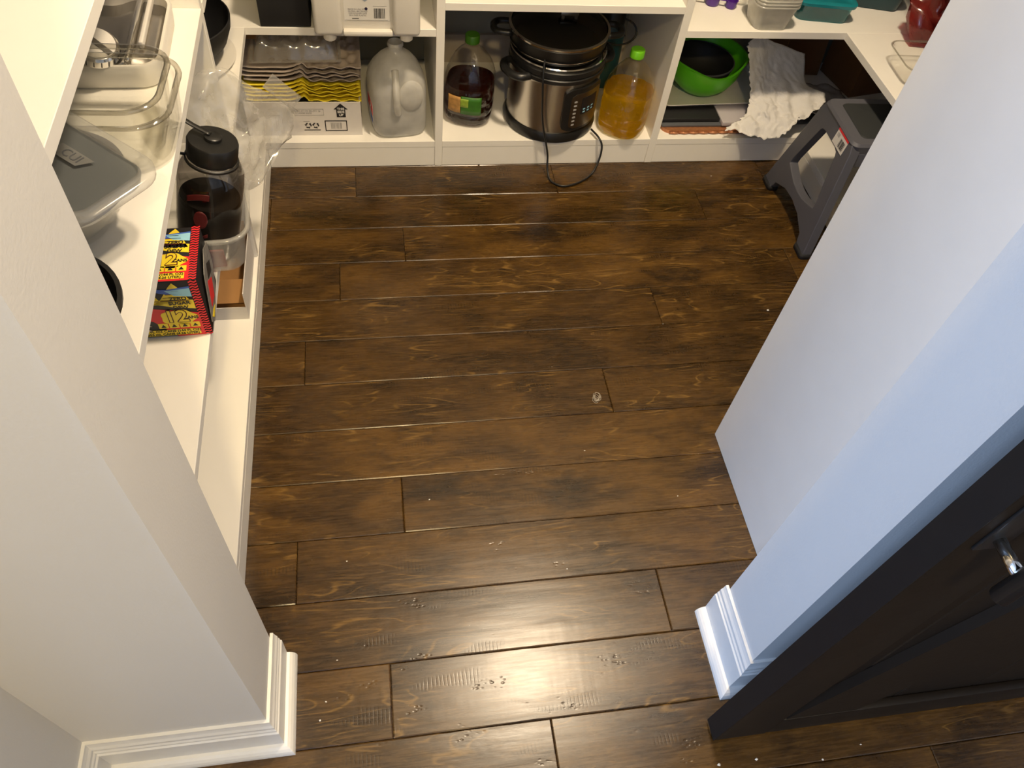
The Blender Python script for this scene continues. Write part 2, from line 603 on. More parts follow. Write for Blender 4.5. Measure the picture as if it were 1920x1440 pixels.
PPM = clear('milky_tub_plastic', (0.80, 0.80, 0.77), 0.2, 0.06, 0.35, haze=0.62, hazecol=(0.93, 0.92, 0.88))
FILM = clear('clear_film', (0.97, 0.97, 0.96), 0.10, 0.07, 0.8, haze=0.28, hazecol=(0.95, 0.94, 0.91))
SMOKE = clear('smoke_bottle_plastic', (0.52, 0.50, 0.48), 0.04, 0.05, 0.8)
DARKIN = mat('dark_bottle_content', (0.014, 0.011, 0.009), 0.5, var=0.2)
SLATE = mat('blue_grey_container', (0.125, 0.140, 0.155), 0.30, var=0.12, scale=18)
PAPER = mat('paper_towel', (0.72, 0.70, 0.66), 0.95, var=0.03, bump=0.5, bscale=420)
COPPER = mat('copper_weave', (0.52, 0.22, 0.10), 0.4, 0.5, var=0.35, scale=160, bump=0.6, bscale=300)
DGREY = mat('dark_grey_sheet', (0.085, 0.090, 0.10), 0.5, var=0.1)
VINEGAR = liquid('red_brown_liquid', (0.40, 0.06, 0.015), (0.24, 0.03, 0.006))
OIL = liquid('golden_oil', (0.99, 0.90, 0.22), (0.98, 0.72, 0.02))
WATER = clear('water', (0.80, 0.81, 0.80), 0.05, 0.04, 0.2, haze=0.25, hazecol=(0.5, 0.5, 0.48))
LINT = mat('dust_fluff', (0.42, 0.37, 0.30), 0.95, var=0.2)
LAMPM = emit('lamp_diffuser', (1.0, 0.82, 0.58), 6.0)

# ------------------------------------------------------------ the setting
CH = 2.6
def structure(o):
    o['kind'] = 'structure'
    return o

floor = structure(box('floor', -2.6, 2.6, -2.9, 2.4, -0.06, -0.012, WOOD))

def plank(x0, x1, y0, y1, seed):
    """one board: top slightly crowned by scraping, all four edges eased"""
    rnd = random.Random(seed)
    g = 0.0005
    x0 += g; x1 -= g; y0 += g; y1 -= g
    n = max(2, int((x1 - x0) / 0.03))
    V, F = [], []
    c = 0.0019
    for i in range(n + 1):
        t = i / n
        x = x0 + (x1 - x0) * t
        endz = -0.0014 if i in (0, n) else 0.0
        if i == 1: x = x0 + c
        if i == n - 1: x = x1 - c
        ja = 0.0012 * noise.noise((x * 26, seed * 3.1, 0.0))
        jb = 0.0012 * noise.noise((x * 26, seed * 3.1, 7.0))
        dz = 0.0006 * noise.noise((x * 5, seed * 1.7, 2.0))
        V += [(x, y0, -0.012), (x, y0, -0.0013), (x, y0 + c + ja, min(0, endz + dz)), (x, (y0 + y1) / 2, endz + 0.0003), (x, y1 - c + jb, min(0, endz - dz)), (x, y1, -0.0013), (x, y1, -0.012)]
    k = 7
    for i in range(n):
        for j in range(k - 1):
            F.append([i * k + j, (i + 1) * k + j, (i + 1) * k + j + 1, i * k + j + 1])
    F.append(list(range(k)))
    F.append([n * k + j for j in range(k)][::-1])
    o = mk('plank', V, F, WOOD, floor, True, auto=0.35)
    return o

rows = {-3: (0.62,), -2: (-0.12, 0.93), -1: (0.249, 1.30), 0: (-0.027, 1.02), 1: (-0.36, 0.51), 2: (-0.195, 1.10), 3: (0.015, 1.2), 4: (-0.42, 0.86), 5: (-0.55, 0.509),
        6: (-0.187, 1.05), 7: (-0.48, 0.695), 8: (-0.105, 1.117), 9: (0.063, 1.28), 10: (-0.285, 0.93), 11: (-0.057, 0.515, 1.165), 12: (0.3, 1.2)}
sd = 0
for k, js in rows.items():
    y0 = 0.326 + 0.1285 * k
    xs = ([-0.60] if k >= 0 else [-1.0]) + list(js) + [1.72 if k >= 1 else 2.3]
    for a, b_ in zip(xs[:-1], xs[1:]):
        sd += 1
        plank(a, b_, y0, y0 + 0.1285, sd)

# walls: front wall with the doorway, pantry walls, hall walls
v, f = join(box_data(-2.6, -0.22, 0.35, 0.48, 0, CH), box_data(0.595, 2.6, 0.35, 0.48, 0, CH), box_data(-0.22, 0.595, 0.35, 0.48, 2.10, CH))
structure(mk('wall_front', v, f, WALL))
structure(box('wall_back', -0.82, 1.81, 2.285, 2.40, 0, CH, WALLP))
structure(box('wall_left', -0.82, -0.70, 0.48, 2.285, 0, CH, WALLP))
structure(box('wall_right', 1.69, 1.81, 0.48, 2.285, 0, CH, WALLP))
structure(box('wall_hall_stub', -0.61, -0.49, 0.10, 0.35, 0, CH, WALL))
structure(box('wall_hall_right', 2.5, 2.6, -2.9, 0.35, 0, CH, WALL))
structure(box('wall_hall_back', -2.6, 2.6, -3.0, -2.9, 0, CH, WALL))
WY0, WY1, WZ0, WZ1 = -1.90, -0.60, 0.65, 2.15
v, f = join(box_data(-2.72, -2.6, -2.9, WY0, 0, CH), box_data(-2.72, -2.6, WY1, 0.35, 0, CH), box_data(-2.72, -2.6, WY0, WY1, 0, WZ0), box_data(-2.72, -2.6, WY0, WY1, WZ1, CH))
structure(mk('wall_hall_left', v, f, WALL))
structure(box('ceiling', -2.72, 2.6, -3.0, 2.40, CH, CH + 0.06, CEIL))

win = tag(thing('window_1', None, None, (-2.66, (WY0 + WY1) / 2, WZ0)), kind='structure')
v, f = join(box_data(-2.70, -2.62, WY0, WY0 + 0.05, WZ0, WZ1), box_data(-2.70, -2.62, WY1 - 0.05, WY1, WZ0, WZ1), box_data(-2.70, -2.62, WY0, WY1, WZ0, WZ0 + 0.05), box_data(-2.70, -2.62, WY0, WY1, WZ1 - 0.05, WZ1), box_data(-2.69, -2.63, WY0, WY1, 1.38, 1.42))
mk('window_frame', v, f, TRIM, win)
box('pane', -2.664, -2.660, WY0 + 0.05, WY1 - 0.05, WZ0 + 0.05, 1.38, GLASS, win)
box('pane', -2.664, -2.660, WY0 + 0.05, WY1 - 0.05, 1.42, WZ1 - 0.05, GLASS, win)

lamp = thing('ceiling_lamp', 'round flush ceiling lamp with a glowing diffuser', 'lamp', (LAMP[0], LAMP[1], 2.54))
lathe('lamp_base', [(0.15, 0.03), (0.15, 0.06)], TRIM, lamp)
lathe('diffuser', [(0.02, 0.004), (0.10, 0.010), (0.135, 0.022), (0.14, 0.03)], LAMPM, lamp)
lamp2 = thing('hall_fill_fixture', 'small round fill lamp added unseen in the hall ceiling', 'lamp', (0.1, -0.9, 2.58))  # unseen fixture added around the hall fill
lathe('fill_lamp_ring', [(0.075, 0.004), (0.10, 0.0), (0.105, 0.02), (0.075, 0.02)], TRIM, lamp2, cap0=False, cap1=False)
lathe('diffuser', [(0.074, 0.008), (0.074, 0.018)], LAMPM, lamp2)

# baseboards: moulded board + shoe, swept with mitres
def baseboard(name, path, ends=True):
    board = [(0, 0), (0.014, 0), (0.014, 0.084), (0.0115, 0.087), (0.0115, 0.093), (0.0095, 0.097), (0.0095, 0.105), (0.0070, 0.111), (0.0055, 0.118), (0.0050, 0.123), (0, 0.1235)]
    shoe = [(0.0135, 0)] + [(0.014 + 0.016 * math.sin(a), 0.021 * math.cos(a)) for a in [PI / 2 - PI / 2 * i / 5 for i in range(6)]] + [(0.0135, 0.021)]
    def sweep(prof):
        P = [Vector((x, y, 0)) for x, y in path]
        rings = []
        for i, p in enumerate(P):
            if i == 0: d = (P[1] - P[0]).normalized(); m = Vector((d.y, -d.x, 0))
            elif i == len(P) - 1: d = (P[-1] - P[-2]).normalized(); m = Vector((d.y, -d.x, 0))
            else:
                a = (p - P[i - 1]).normalized(); b = (P[i + 1] - p).normalized()
                na, nb = Vector((a.y, -a.x, 0)), Vector((b.y, -b.x, 0))
                m = (na + nb) / (1 + na.dot(nb))
            rings.append([p + m * t + Vector((0, 0, z)) for t, z in prof])
        return loft_data(rings)
    v, f = sweep(board)
    o = structure(mk(name, v, f, TRIM))
    v, f = sweep(shoe)
    mk('shoe_moulding', v, f, TRIM, o)
    return o
baseboard('baseboard_left', [(-0.49, 0.10), (-0.49, 0.35), (-0.22, 0.35), (-0.22, 0.488)])
baseboard('baseboard_right', [(0.595, 0.488), (0.595, 0.35), (2.5, 0.35)])

# ------------------------------------------------------------ shelving
T = 0.0195
XL, YB, XR = -0.29, 1.87, 1.281
back = thing('shelving_unit', 'white shelving unit with cubbies along the pantry back wall', 'shelving', (0.5, 2.07, 0))
left = thing('shelving_unit', 'white shelving unit with deep open shelves holding food containers and a soda carton', 'shelving', (-0.49, 1.2, 0))
right = thing('shelving_unit', 'white shelving unit behind the grey step stool', 'shelving', (1.48, 1.5, 0))
ends = thing('shelving_unit', 'narrow shelving unit behind a tall plain white end panel by the doorway', 'shelving', (1.2, 0.68, 0))
D1, D2 = 0.170, 0.806
DW = 0.0212
def board(name, x0, x1, y0, y1, z0, z1, root):
    return box(name, x0, x1, y0, y1, z0, z1, SHELF, root, bev=0.0008, seg=1)
# back unit
for x in (D1, D2):
    board('divider', x, x + DW, YB - 0.0005, 2.284, 0.001, 2.2, back)
for a, b_ in ((XL, D1), (D1 + DW, D2), (D2 + DW, XR)):
    board('kick_board', a + 0.0004, b_ - 0.0004, YB + 0.001, YB + 0.018, 0.001, 0.0635, back)
xw0, xw1 = -0.699, 1.689
board('shelf', xw0, D1, YB, 2.284, 0.0645, 0.084, back)
board('shelf', D1 + DW, D2, YB, 2.284, 0.0645, 0.084, back)
board('shelf', D2 + DW, xw1, YB, 2.284, 0.0645, 0.084, back)
board('shelf', D1 + DW, D2, YB, 2.284, 0.481 - T, 0.481, back)
board('shelf', xw0, D1, YB, 2.284, 0.413 - T, 0.413, back)
board('shelf', D2 + DW, xw1, YB, 2.284, 0.418 - T, 0.418, back)
for z in (0.985, 1.42, 1.85):
    board('shelf', xw0, D1, YB, 2.284, z - T, z, back)
    board('shelf', D1 + DW, D2, YB, 2.284, z - T, z, back)
    board('shelf', D2 + DW, xw1, YB, 2.284, z - T, z, back)
box('wall_strip', D1 + DW, D2, 2.272, 2.284, 0.0845, 0.175, mat('strip_tone', (0.42, 0.37, 0.31), 0.7), back)  # paler strip along the foot of the mid cubby's back wall
# left unit
GY = 1.427
board('gable', xw0, XL - 0.0015, GY, GY + T, 0.0845, 2.2, left)
board('kick_board', XL - 0.018, XL, 0.482, YB, 0.001, 0.0635, left)
board('shelf', xw0, XL, 0.482, YB - 0.0005, 0.0645, 0.084, left)
for z in (0.410, 0.693, 0.985, 1.42, 1.85):
    board('shelf', xw0, XL, 0.482, GY - 0.0004, z - T, z, left)
    board('shelf', xw0, XL, GY + T + 0.0004, YB - 0.0005, z - T + (0.003 if z < 0.5 else 0), z + (0.003 if z < 0.5 else 0), left)
# right unit
board('kick_board', XR, XR + 0.018, 0.90, YB, 0.001, 0.0635, right)
board('shelf', XR, xw1, 0.90, YB - 0.0005, 0.0645, 0.084, right)
for z in (0.418, 0.985, 1.42, 1.85):
    board('shelf', XR, xw1, 0.90, YB - 0.0005, z - T, z, right)
# end unit by the doorway
board('end_panel', 0.730, 0.750, 0.4805, 0.889, 0.001, 2.2, ends)
for z in (0.084, 0.45, 0.85, 1.3, 1.75, 2.19):
    board('shelf', 0.7505, xw1, 0.4805, 0.885, z - T, z, ends)

# ------------------------------------------------------------ barn door slid open along the hall wall
door = thing('barn_door', 'dark stained wooden barn door with diagonal brace slid open beside the doorway', 'door', (0.98, 0.2715, 0.0))
DX0, DX1, DZ0, DZ1 = 0.53, 1.46, 0.008, 2.12
DF = 0.253
for i in range(6):
    a = DX0 + 0.002 + i * 0.1545
    box('backing_board', a + 0.0008, a + 0.1537, DF + 0.017, 0.289, DZ0 + 0.002, DZ1 - 0.002, DOOR, door, bev=0.002, seg=1)
box('stile', DX0, DX0 + 0.097, DF, DF + 0.0168, DZ0, DZ1, DOOR, door, bev=0.003)
box('stile', DX1 - 0.097, DX1, DF, DF + 0.0168, DZ0, DZ1, DOOR, door, bev=0.003)
box('edge_strip', DX0 - 0.0012, DX0, DF, 0.289, DZ0, DZ1, DOORE, door)
for z in (DZ0, DZ1 - 0.10):
    box('rail', DX0 + 0.0975, DX1 - 0.0975, DF + 0.001, DF + 0.0168, z, z + 0.086, DOOR, door, bev=0.003)
bx0, bz0, bx1, bz1 = 0.634, 0.096, 1.10, 2.015
d = Vector((bx1 - bx0, 0, bz1 - bz0)).normalized()
wv = Vector((d.z, 0, -d.x)) * 0.095
A, B_ = Vector((bx0, DF + 0.002, bz0)), Vector((bx1, DF + 0.002, bz1))
poly = [A, A + Vector((0.13, 0, 0)), B_ + Vector((0.13, 0, 0)), B_]
off = Vector((0, 0.0145, 0))
V = poly + [p + off for p in poly]
mk('diagonal_brace', V, [[0, 1, 2, 3], [7, 6, 5, 4], [0, 4, 5, 1], [1, 5, 6, 2], [2, 6, 7, 3], [3, 7, 4, 0]], DOOR, door)
hd = box('handle_plate', 0.545, 0.578, DF - 0.004, DF, 0.795, 1.12, BLACK, door, bev=0.0015)
for z in (0.815, 1.095):
    tube('standoff', [(0.562, DF - 0.004, z), (0.562, DF - 0.045, z)], 0.0065, CHROME, hd, 12)
tube('grip', [(0.562, DF - 0.045, 0.78), (0.562, DF - 0.045, 1.13)], 0.010, BLACK, hd, 14)

# ------------------------------------------------------------ step stool
st = thing('step_stool', 'slate grey plastic step stool with black rubber top and price sticker', 'stool', (1.325, 1.605, 0), math.radians(-2.0))
def stool():
    H_ = 0.325
    def side(sgn):
        def pt(y, z, o):
            x = 0.168 - (0.168 - 0.128) * z / H_
            return Vector((sgn * (x + o), y, z))
        out = [(-0.172, 0.012), (-0.168, 0.03), (-0.104, 0.300), (-0.094, 0.316), (-0.08, 0.322), (0.08, 0.322), (0.094, 0.316), (0.104, 0.300), (0.168, 0.03), (0.172, 0.012), (0.120, 0.012), (0.108, 0.038), (0.055, 0.060), (0, 0.066), (-0.055, 0.060), (-0.108, 0.038), (-0.120, 0.012)]
        inn = [(-0.098, 0.118), (-0.096, 0.135), (-0.056, 0.258), (-0.050, 0.266), (-0.035, 0.270), (0.035, 0.270), (0.050, 0.266), (0.056, 0.258), (0.096, 0.135), (0.098, 0.118), (0.080, 0.112), (0.062, 0.106), (0.035, 0.099), (0, 0.096), (-0.035, 0.099), (-0.062, 0.106), (-0.080, 0.112)]
        n = len(out)
        V = []
        for ring, o in ((out, 0.0), (out, -0.026), (inn, -0.026), (inn, 0.0)):
            V += [pt(y, z, o) for y, z in ring]
        F = []
        for k in range(4):
            k2 = (k + 1) % 4
            for i in range(n):
                j = (i + 1) % n
                F.append([k * n + i, k * n + j, k2 * n + j, k2 * n + i])
        p = mk('side_frame', V, F, STOOL, st, True, world=False, auto=0.5)
        bv = p.modifiers.new('bev', 'BEVEL'); bv.width = 0.005; bv.segments = 3; bv.limit_method = 'ANGLE'; bv.angle_limit = 0.6
        for s2 in (-1, 1):
            c = pt(s2 * 0.147, 0, -0.013)
            loft('rubber_foot', [(0.0, 0.017, 0.030, 0.01), (0.014, 0.0165, 0.029, 0.01)], RUBBER, p, M=Matrix.Translation(c) @ Matrix.Identity(4), world=False) if False else mk('rubber_foot', *loft_data([rr_ring(0.0170, 0.030, 0.010, 0.0, 4, c.x, c.y), rr_ring(0.0165, 0.029, 0.010, 0.015, 4, c.x, c.y)]), RUBBER, p, True, M=mw(st))
        return p
    s0 = side(-1)
    s1 = side(1)
    loft('top', [(0.296, 0.124, 0.100, 0.02), (0.318, 0.132, 0.104, 0.022), (0.325, 0.127, 0.099, 0.02)], STOOL, st)
    loft('pad', [(0.3252, 0.098, 0.076, 0.014), (0.3275, 0.096, 0.074, 0.014)], PAD, st)
    for s2 in (-1, 1):
        mk('cross_rail', *box_data(-0.13, 0.13, s2 * 0.095 - 0.006, s2 * 0.095 + 0.006, 0.255, 0.297, 0.003), STOOL, st, True, world=False)
    # price sticker wrapped on the side frame
    up = Vector((0.040, 0, 0.325)).normalized()
    O = mw(st) @ Vector((-0.1343, -0.018, 0.274))
    rotm = mw(st).to_3x3()
    Ms = frame(O, rotm @ Vector((0, -1, 0)), rotm @ up)
    Ms.translation += Ms.to_3x3() @ Vector((0, 0, 0.0012))
    sk = flat('price_sticker', rect(-0.004, 0.060, 0.0, 0.046), LABW, st, Ms)
    M2 = Ms @ Matrix.Translation((0, 0, 0.0004))
    flat('red_band', rect(-0.004, 0.060, 0.036, 0.046), REDB, sk, M2)
    barcode(sk, M2 @ Matrix.Translation((0.026, 0.006, 0)), 0.028, 0.022, INK, 12, 3)
    barcode(sk, M2 @ Matrix.Translation((0.002, 0.022, 0)), 0.014, 0.010, GREYP, 5, 9, 'price_text')
stool()

# ------------------------------------------------------------ pressure cooker, pan, lid
cx, cy = 0.517, 1.985
pc = thing('pressure_cooker', 'stainless electric pressure cooker with black base, control panel and dangling cord', 'cooker', (cx, cy, 0.0842))
lathe('base_ring', [(0.118, 0.0), (0.133, 0.003), (0.136, 0.018), (0.131, 0.030)], BLACK, pc, 56)
lathe('body', [(0.127, 0.030), (0.128, 0.034), (0.128, 0.176), (0.130, 0.182)], STEEL, pc, 64)
lathe('collar', [(0.130, 0.182), (0.135, 0.186), (0.1355, 0.196), (0.131, 0.199), (0.1345, 0.203), (0.134, 0.216), (0.128, 0.222)], BLACK, pc, 56)
lathe('inner_pot_rim', [(0.120, 0.222), (0.132, 0.224), (0.135, 0.228), (0.133, 0.231), (0.118, 0.232)], CHROME, pc, 56)
for a in (math.radians(205), math.radians(15)):
    ca, sa = math.cos(a), math.sin(a)
    pts = []
    for s_ in (-1, -0.75, -0.35, 0, 0.35, 0.75, 1):
        rr = 0.130 + 0.034 * (1 - s_ ** 4)
        an = a + s_ * 0.36
        pts.append((cx + rr * math.cos(an), cy + rr * math.sin(an), 0.0842 + 0.190))
    tube('handle', catmull(pts, 4), 0.011, BLACK, pc, 10)

def curved_plate(name, r0, r1, t0, t1, z0, z1, corner, mat_, parent, n=14):
    tc_, ht = (t0 + t1) / 2, (t1 - t0) / 2
    V, F = [], []
    for r in (r0, r1):
        for j in range(n + 1):
            z = z0 + (z1 - z0) * j / n
            e = min(z - z0, z1 - z)
            ins = corner - math.sqrt(max(0, corner ** 2 - (corner - e) ** 2)) if e < corner else 0
            h = ht - ins / r1
            for i in range(n + 1):
                t = tc_ - h + 2 * h * i / n
                V.append((r * math.cos(t), r * math.sin(t), z))
    m = (n + 1)
    q = m * m
    for j in range(n):
        for i in range(n):
            a = j * m + i
            F.append([a, a + m, a + m + 1, a + 1])
            F.append([q + a, q + a + 1, q + a + m + 1, q + a + m])
    edge = [i for i in range(m)] + [j * m + n for j in range(1, m)] + [n * m + i for i in range(n - 1, -1, -1)] + [j * m for j in range(n - 1, 0, -1)]
    for a, b in zip(edge, edge[1:] + edge[:1]):
        F.append([a, b, q + b, q + a])
    return mk(name, V, F, mat_, parent, True, world=False, auto=0.5)
t0, t1 = math.radians(-88), math.radians(-26)
panel = curved_plate('control_panel', 0.1278, 0.1345, t0, t1, 0.040, 0.170, 0.022, BLACK, pc)
loc = Vector(panel.location)
def on_panel(name, a, b, z0, z1, c, m_, r0=0.1338, r1=0.1352):
    o = curved_plate(name, r0, r1, a, b, z0, z1, c, m_, pc)
    o.location = Vector(o.location) - loc
    o.parent = panel
    return o
on_panel('face_plate', math.radians(-79), math.radians(-29), 0.048, 0.156, 0.016, STEELD)
on_panel('display', math.radians(-64), math.radians(-38), 0.088, 0.140, 0.002, INK, 0.1345, 0.1357)
for i in range(7):
    on_panel('button', math.radians(-75), math.radians(-71), 0.058 + 0.012 * i, 0.063 + 0.012 * i, 0.001, GREYP, 0.1345, 0.1356)
for i in range(3):
    for j in range(2):
        on_panel('button', math.radians(-61 + 7 * i), math.radians(-57.5 + 7 * i), 0.093 + 0.009 * j, 0.097 + 0.009 * j, 0.001, SKY, 0.1350, 0.1361)
cord = [(0.455, 1.868, 0.345), (0.452, 1.848, 0.30), (0.456, 1.842, 0.25), (0.462, 1.842, 0.19), (0.472, 1.840, 0.14), (0.484, 1.832, 0.095), (0.492, 1.830, 0.06), (0.494, 1.815, 0.022), (0.502, 1.785, 0.0045), (0.535, 1.762, 0.0045), (0.585, 1.778, 0.0045), (0.628, 1.812, 0.006), (0.650, 1.836, 0.035), (0.655, 1.848, 0.075), (0.645, 1.862, 0.096), (0.630, 1.90, 0.098)]
tube('cord', catmull(cord, 6), 0.0042, BLACK, pc, 8, flat=0.7)

pan = thing('saute_pan', 'black stockpot pan with loop handles sitting on the pressure cooker', 'pan', (cx - 0.006, cy - 0.005, 0.3165))
lathe('pan_body', [(0.108, 0.0), (0.122, 0.004), (0.131, 0.018), (0.1345, 0.046), (0.137, 0.050), (0.134, 0.052), (0.129, 0.046), (0.120, 0.010), (0.02, 0.006)], BLACK, pan, 56)
lathe('steel_ring', [(0.128, 0.0115), (0.1325, 0.0165), (0.1335, 0.019), (0.129, 0.014)], CHROME, pan, 56, cap0=False, cap1=False)
for a in (math.radians(172), math.radians(4)):
    pts = [(cx - 0.006 + (0.132 + 0.045 * (1 - s_ ** 4)) * math.cos(a + s_ * 0.24), cy - 0.005 + (0.132 + 0.045 * (1 - s_ ** 4)) * math.sin(a + s_ * 0.24), 0.3165 + 0.036) for s_ in (-1, -0.7, -0.3, 0, 0.3, 0.7, 1)]
    tube('handle', catmull(pts, 4), 0.009, BLACK, pan, 10)
lid = lathe('glass_lid', [(0.131, 0.0555), (0.120, 0.0605), (0.09, 0.0685), (0.05, 0.0735), (0.012, 0.075)], LIDGL, pan, 48, cap0=False)
lid['label'] = 'domed smoky glass lid with steel rim'
lathe('rim', [(0.130, 0.0525), (0.137, 0.0525), (0.138, 0.0575), (0.131, 0.0585)], CHROME, lid, 56, cap0=False, cap1=False, M=mw(pan), world=True)
mk('handle', *join(box_data(-0.004, 0.046, -0.012, 0.012, 0.0825, 0.0945, 0.003), box_data(0.0, 0.008, -0.008, 0.008, 0.0735, 0.0835), box_data(0.036, 0.044, -0.008, 0.008, 0.0725, 0.0835)), STEELD, lid, True, M=mw(pan), auto=0.5)

# ------------------------------------------------------------ bottles
def jug_mod(t, z):
    sq = 1.0 + 0.045 * math.cos(4 * t)
    if 0.125 < z < 0.205:
        sq *= 1.0 + 0.020 * math.cos(14 * t + z * 90)
    if z > 0.205: sq = 1.0
    return sq
PROF = [(0.050, 0.0), (0.064, 0.004), (0.070, 0.014), (0.072, 0.030), (0.0695, 0.036), (0.0725, 0.044), (0.073, 0.060), (0.070, 0.068), (0.073, 0.076), (0.0735, 0.100), (0.071, 0.108), (0.073, 0.118), (0.071, 0.138), (0.064, 0.160), (0.052, 0.182), (0.036, 0.202), (0.022, 0.214), (0.0165, 0.220), (0.0165, 0.226)]
def bottle(name, label, loc, rz, liq, level, capm, lab=None):
    b = thing(name, label, 'bottle', loc, rz)
    lathe('bottle_body', PROF, PET, b, 56, mod=jug_mod)
    pr = [(max(0.005, r - 0.002), z + 0.0015) for r, z in PROF if z < level] 
    r_last = pr[-1][0]
    pr += [(r_last, level), (0.004, level)]
    lathe('liquid', pr, liq, b, 56, mod=jug_mod)
    lathe('neck_ring', [(0.0175, 0.2205), (0.0205, 0.222), (0.0205, 0.2245), (0.0175, 0.226)], PET, b, 24)
    lathe('cap', [(0.0185, 0.2262), (0.0198, 0.2275), (0.0198, 0.246), (0.018, 0.2485), (0.003, 0.2488)], capm, b, 32, mod=lambda t, z: 1 + 0.012 * math.cos(24 * t) if z < 0.247 else 1)
    return b
vin = bottle('vinegar_bottle', 'clear ridged bottle half full of red-brown liquid with dark green cap', (0.279, 1.995, 0.0842), 0.5, VINEGAR, 0.118, mat('dark_green_cap', (0.045, 0.16, 0.008), 0.4))
def bottle_label(b, t0, t1, z0, z1, m_, r0=0.0748, name='label'):
    def fn(u, w):
        t = t0 + (t1 - t0) * u
        z = z0 + (z1 - z0) * w
        r = r0 * (1 + 0.045 * math.cos(4 * t)) * 1.0
        return (r * math.cos(t), r * math.sin(t), z)
    v, f = grid_data(14, 4, fn)
    return solid(mk(name, v, f, m_, b, True, world=False), 0.0006, 1)
bl = bottle_label(vin, math.radians(-145), math.radians(-100), 0.048, 0.103, GREENL)
bottle_label(vin, math.radians(-175), math.radians(-146), 0.050, 0.100, mat('fruit_print', (0.42, 0.22, 0.06), 0.5, var=0.7, scale=70))
bottle_label(vin, math.radians(-146), math.radians(-128), 0.070, 0.096, mat('leaf_print', (0.25, 0.36, 0.03), 0.5, var=0.6, scale=90), 0.0757, 'leaf_picture')
bottle('oil_bottle', 'clear ridged bottle of golden cooking oil with bright green cap', (0.727, 1.928, 0.0842), 0.2, OIL, 0.128, GREENC)

# dark teal flask behind
fl = thing('water_flask', 'dark teal flask with black lid and carry loop behind the oil bottle', 'flask', (0.715, 2.17, 0.0842))
lathe('flask_body', [(0.040, 0.0), (0.046, 0.004), (0.046, 0.175), (0.036, 0.195)], TEALD, fl, 32)
lathe('lid', [(0.036, 0.1955), (0.040, 0.198), (0.040, 0.235), (0.037, 0.239)], BLACK, fl, 32)
tube('carry_loop', [(0.70 + 0.055 * math.cos(t) + 0.030, 2.13 + 0.02 * math.sin(t), 0.27 + 0.030 * math.sin(t)) for t in [2 * PI * i / 28 for i in range(28)]], 0.0028, BLACK, fl, 8, closed=True)
grip = thing('drink_shaker', 'teal drink shaker with black flip spout standing behind the oil bottle', 'shaker', (0.645, 2.10, 0.0842))
lathe('shaker_body', [(0.026, 0.0), (0.030, 0.003), (0.034, 0.120)], TEALD, grip, 28)
lathe('cap', [(0.035, 0.1205), (0.036, 0.145), (0.030, 0.156)], TEAL, grip, 28)
mk('spout', *box_data(0.012, 0.034, -0.012, 0.012, 0.1565, 0.178, 0.003), BLACK, grip, True, world=False)

# ------------------------------------------------------------ gallon jug
jg = thing('plastic_jug', 'translucent white gallon jug with moulded handle and a little water inside', 'jug', (0.070, 1.958, 0.0842), math.radians(8))
def sq_ring(h, z, p, n=40, dx=0.0, dy=0.0):
    out = []
    for i in range(n):
        t = 2 * PI * i / n
        c, s = math.cos(t), math.sin(t)
        r = h / ((abs(c) ** p + abs(s) ** p) ** (1 / p))
        out.append((r * c + dx, r * s + dy, z))
    return out
secs = [(0.060, 0.0, 4), (0.071, 0.005, 4), (0.0755, 0.018, 4), (0.0765, 0.05, 4), (0.0765, 0.11, 4), (0.0765, 0.140, 3.6), (0.073, 0.158, 3.2), (0.062, 0.182, 2.7), (0.046, 0.204, 2.3), (0.030, 0.218, 2), (0.020, 0.224, 2), (0.0185, 0.228, 2), (0.0185, 0.246, 2)]
v, f = loft_data([sq_ring(h, z, p) for h, z, p in secs], True, False)
mk('jug_body', v, f, JUGM, jg, True, world=False)
v, f = loft_data([sq_ring(h - 0.003, z + 0.002, p) for h, z, p in secs[:4]] + [sq_ring(0.0735, 0.056, 4)])
mk('water', v, f, WATER, jg, True, world=False)
tube('handle', catmull([(-0.012, -0.052, 0.196), (-0.014, -0.070, 0.176), (-0.015, -0.083, 0.150), (-0.015, -0.085, 0.120), (-0.013, -0.080, 0.096), (-0.010, -0.074, 0.082)], 5), 0.0095, JUGM, jg, 12, world=False, flat=1.2)
lathe('grip_recess', [(0.001, 0.0), (0.020, 0.001), (0.030, 0.004), (0.033, 0.0065)], JUGM, jg, 28, M=Matrix.Translation((0.026, -0.0845, 0.135)) @ Matrix.Rotation(-PI / 2, 4, 'X') @ Matrix.Scale(1.35, 4, (0, 1, 0)), cap1=False, cap0=False)
lathe('spout_ring', [(0.0187, 0.236), (0.0215, 0.238), (0.0215, 0.242), (0.0187, 0.2465)], JUGM, jg, 28, cap0=False, cap1=False)
Mj = mw(jg)
Ml = frame(Mj @ Vector((-0.0772, -0.014, 0.040)), Mj.to_3x3() @ Vector((0, -1, 0)), (0, 0, 1))
lb = flat('side_label', rect(-0.025, 0.046, 0.0, 0.062), LABW, jg, Ml)
flat('red_band', rect(-0.025, 0.046, 0.030, 0.062), REDB, lb, Ml @ Matrix.Translation((0, 0, 0.0004)))
flat('blue_band', rect(0.006, 0.040, 0.004, 0.020), BLUE, lb, Ml @ Matrix.Translation((0, 0, 0.0004)))
flat('white_star', [(0.016 + (0.012 if i % 2 == 0 else 0.005) * math.sin(i * PI / 5), 0.046 + (0.012 if i % 2 == 0 else 0.005) * math.cos(i * PI / 5)) for i in range(10)], LABW, lb, Ml @ Matrix.Translation((0, 0, 0.0008)))

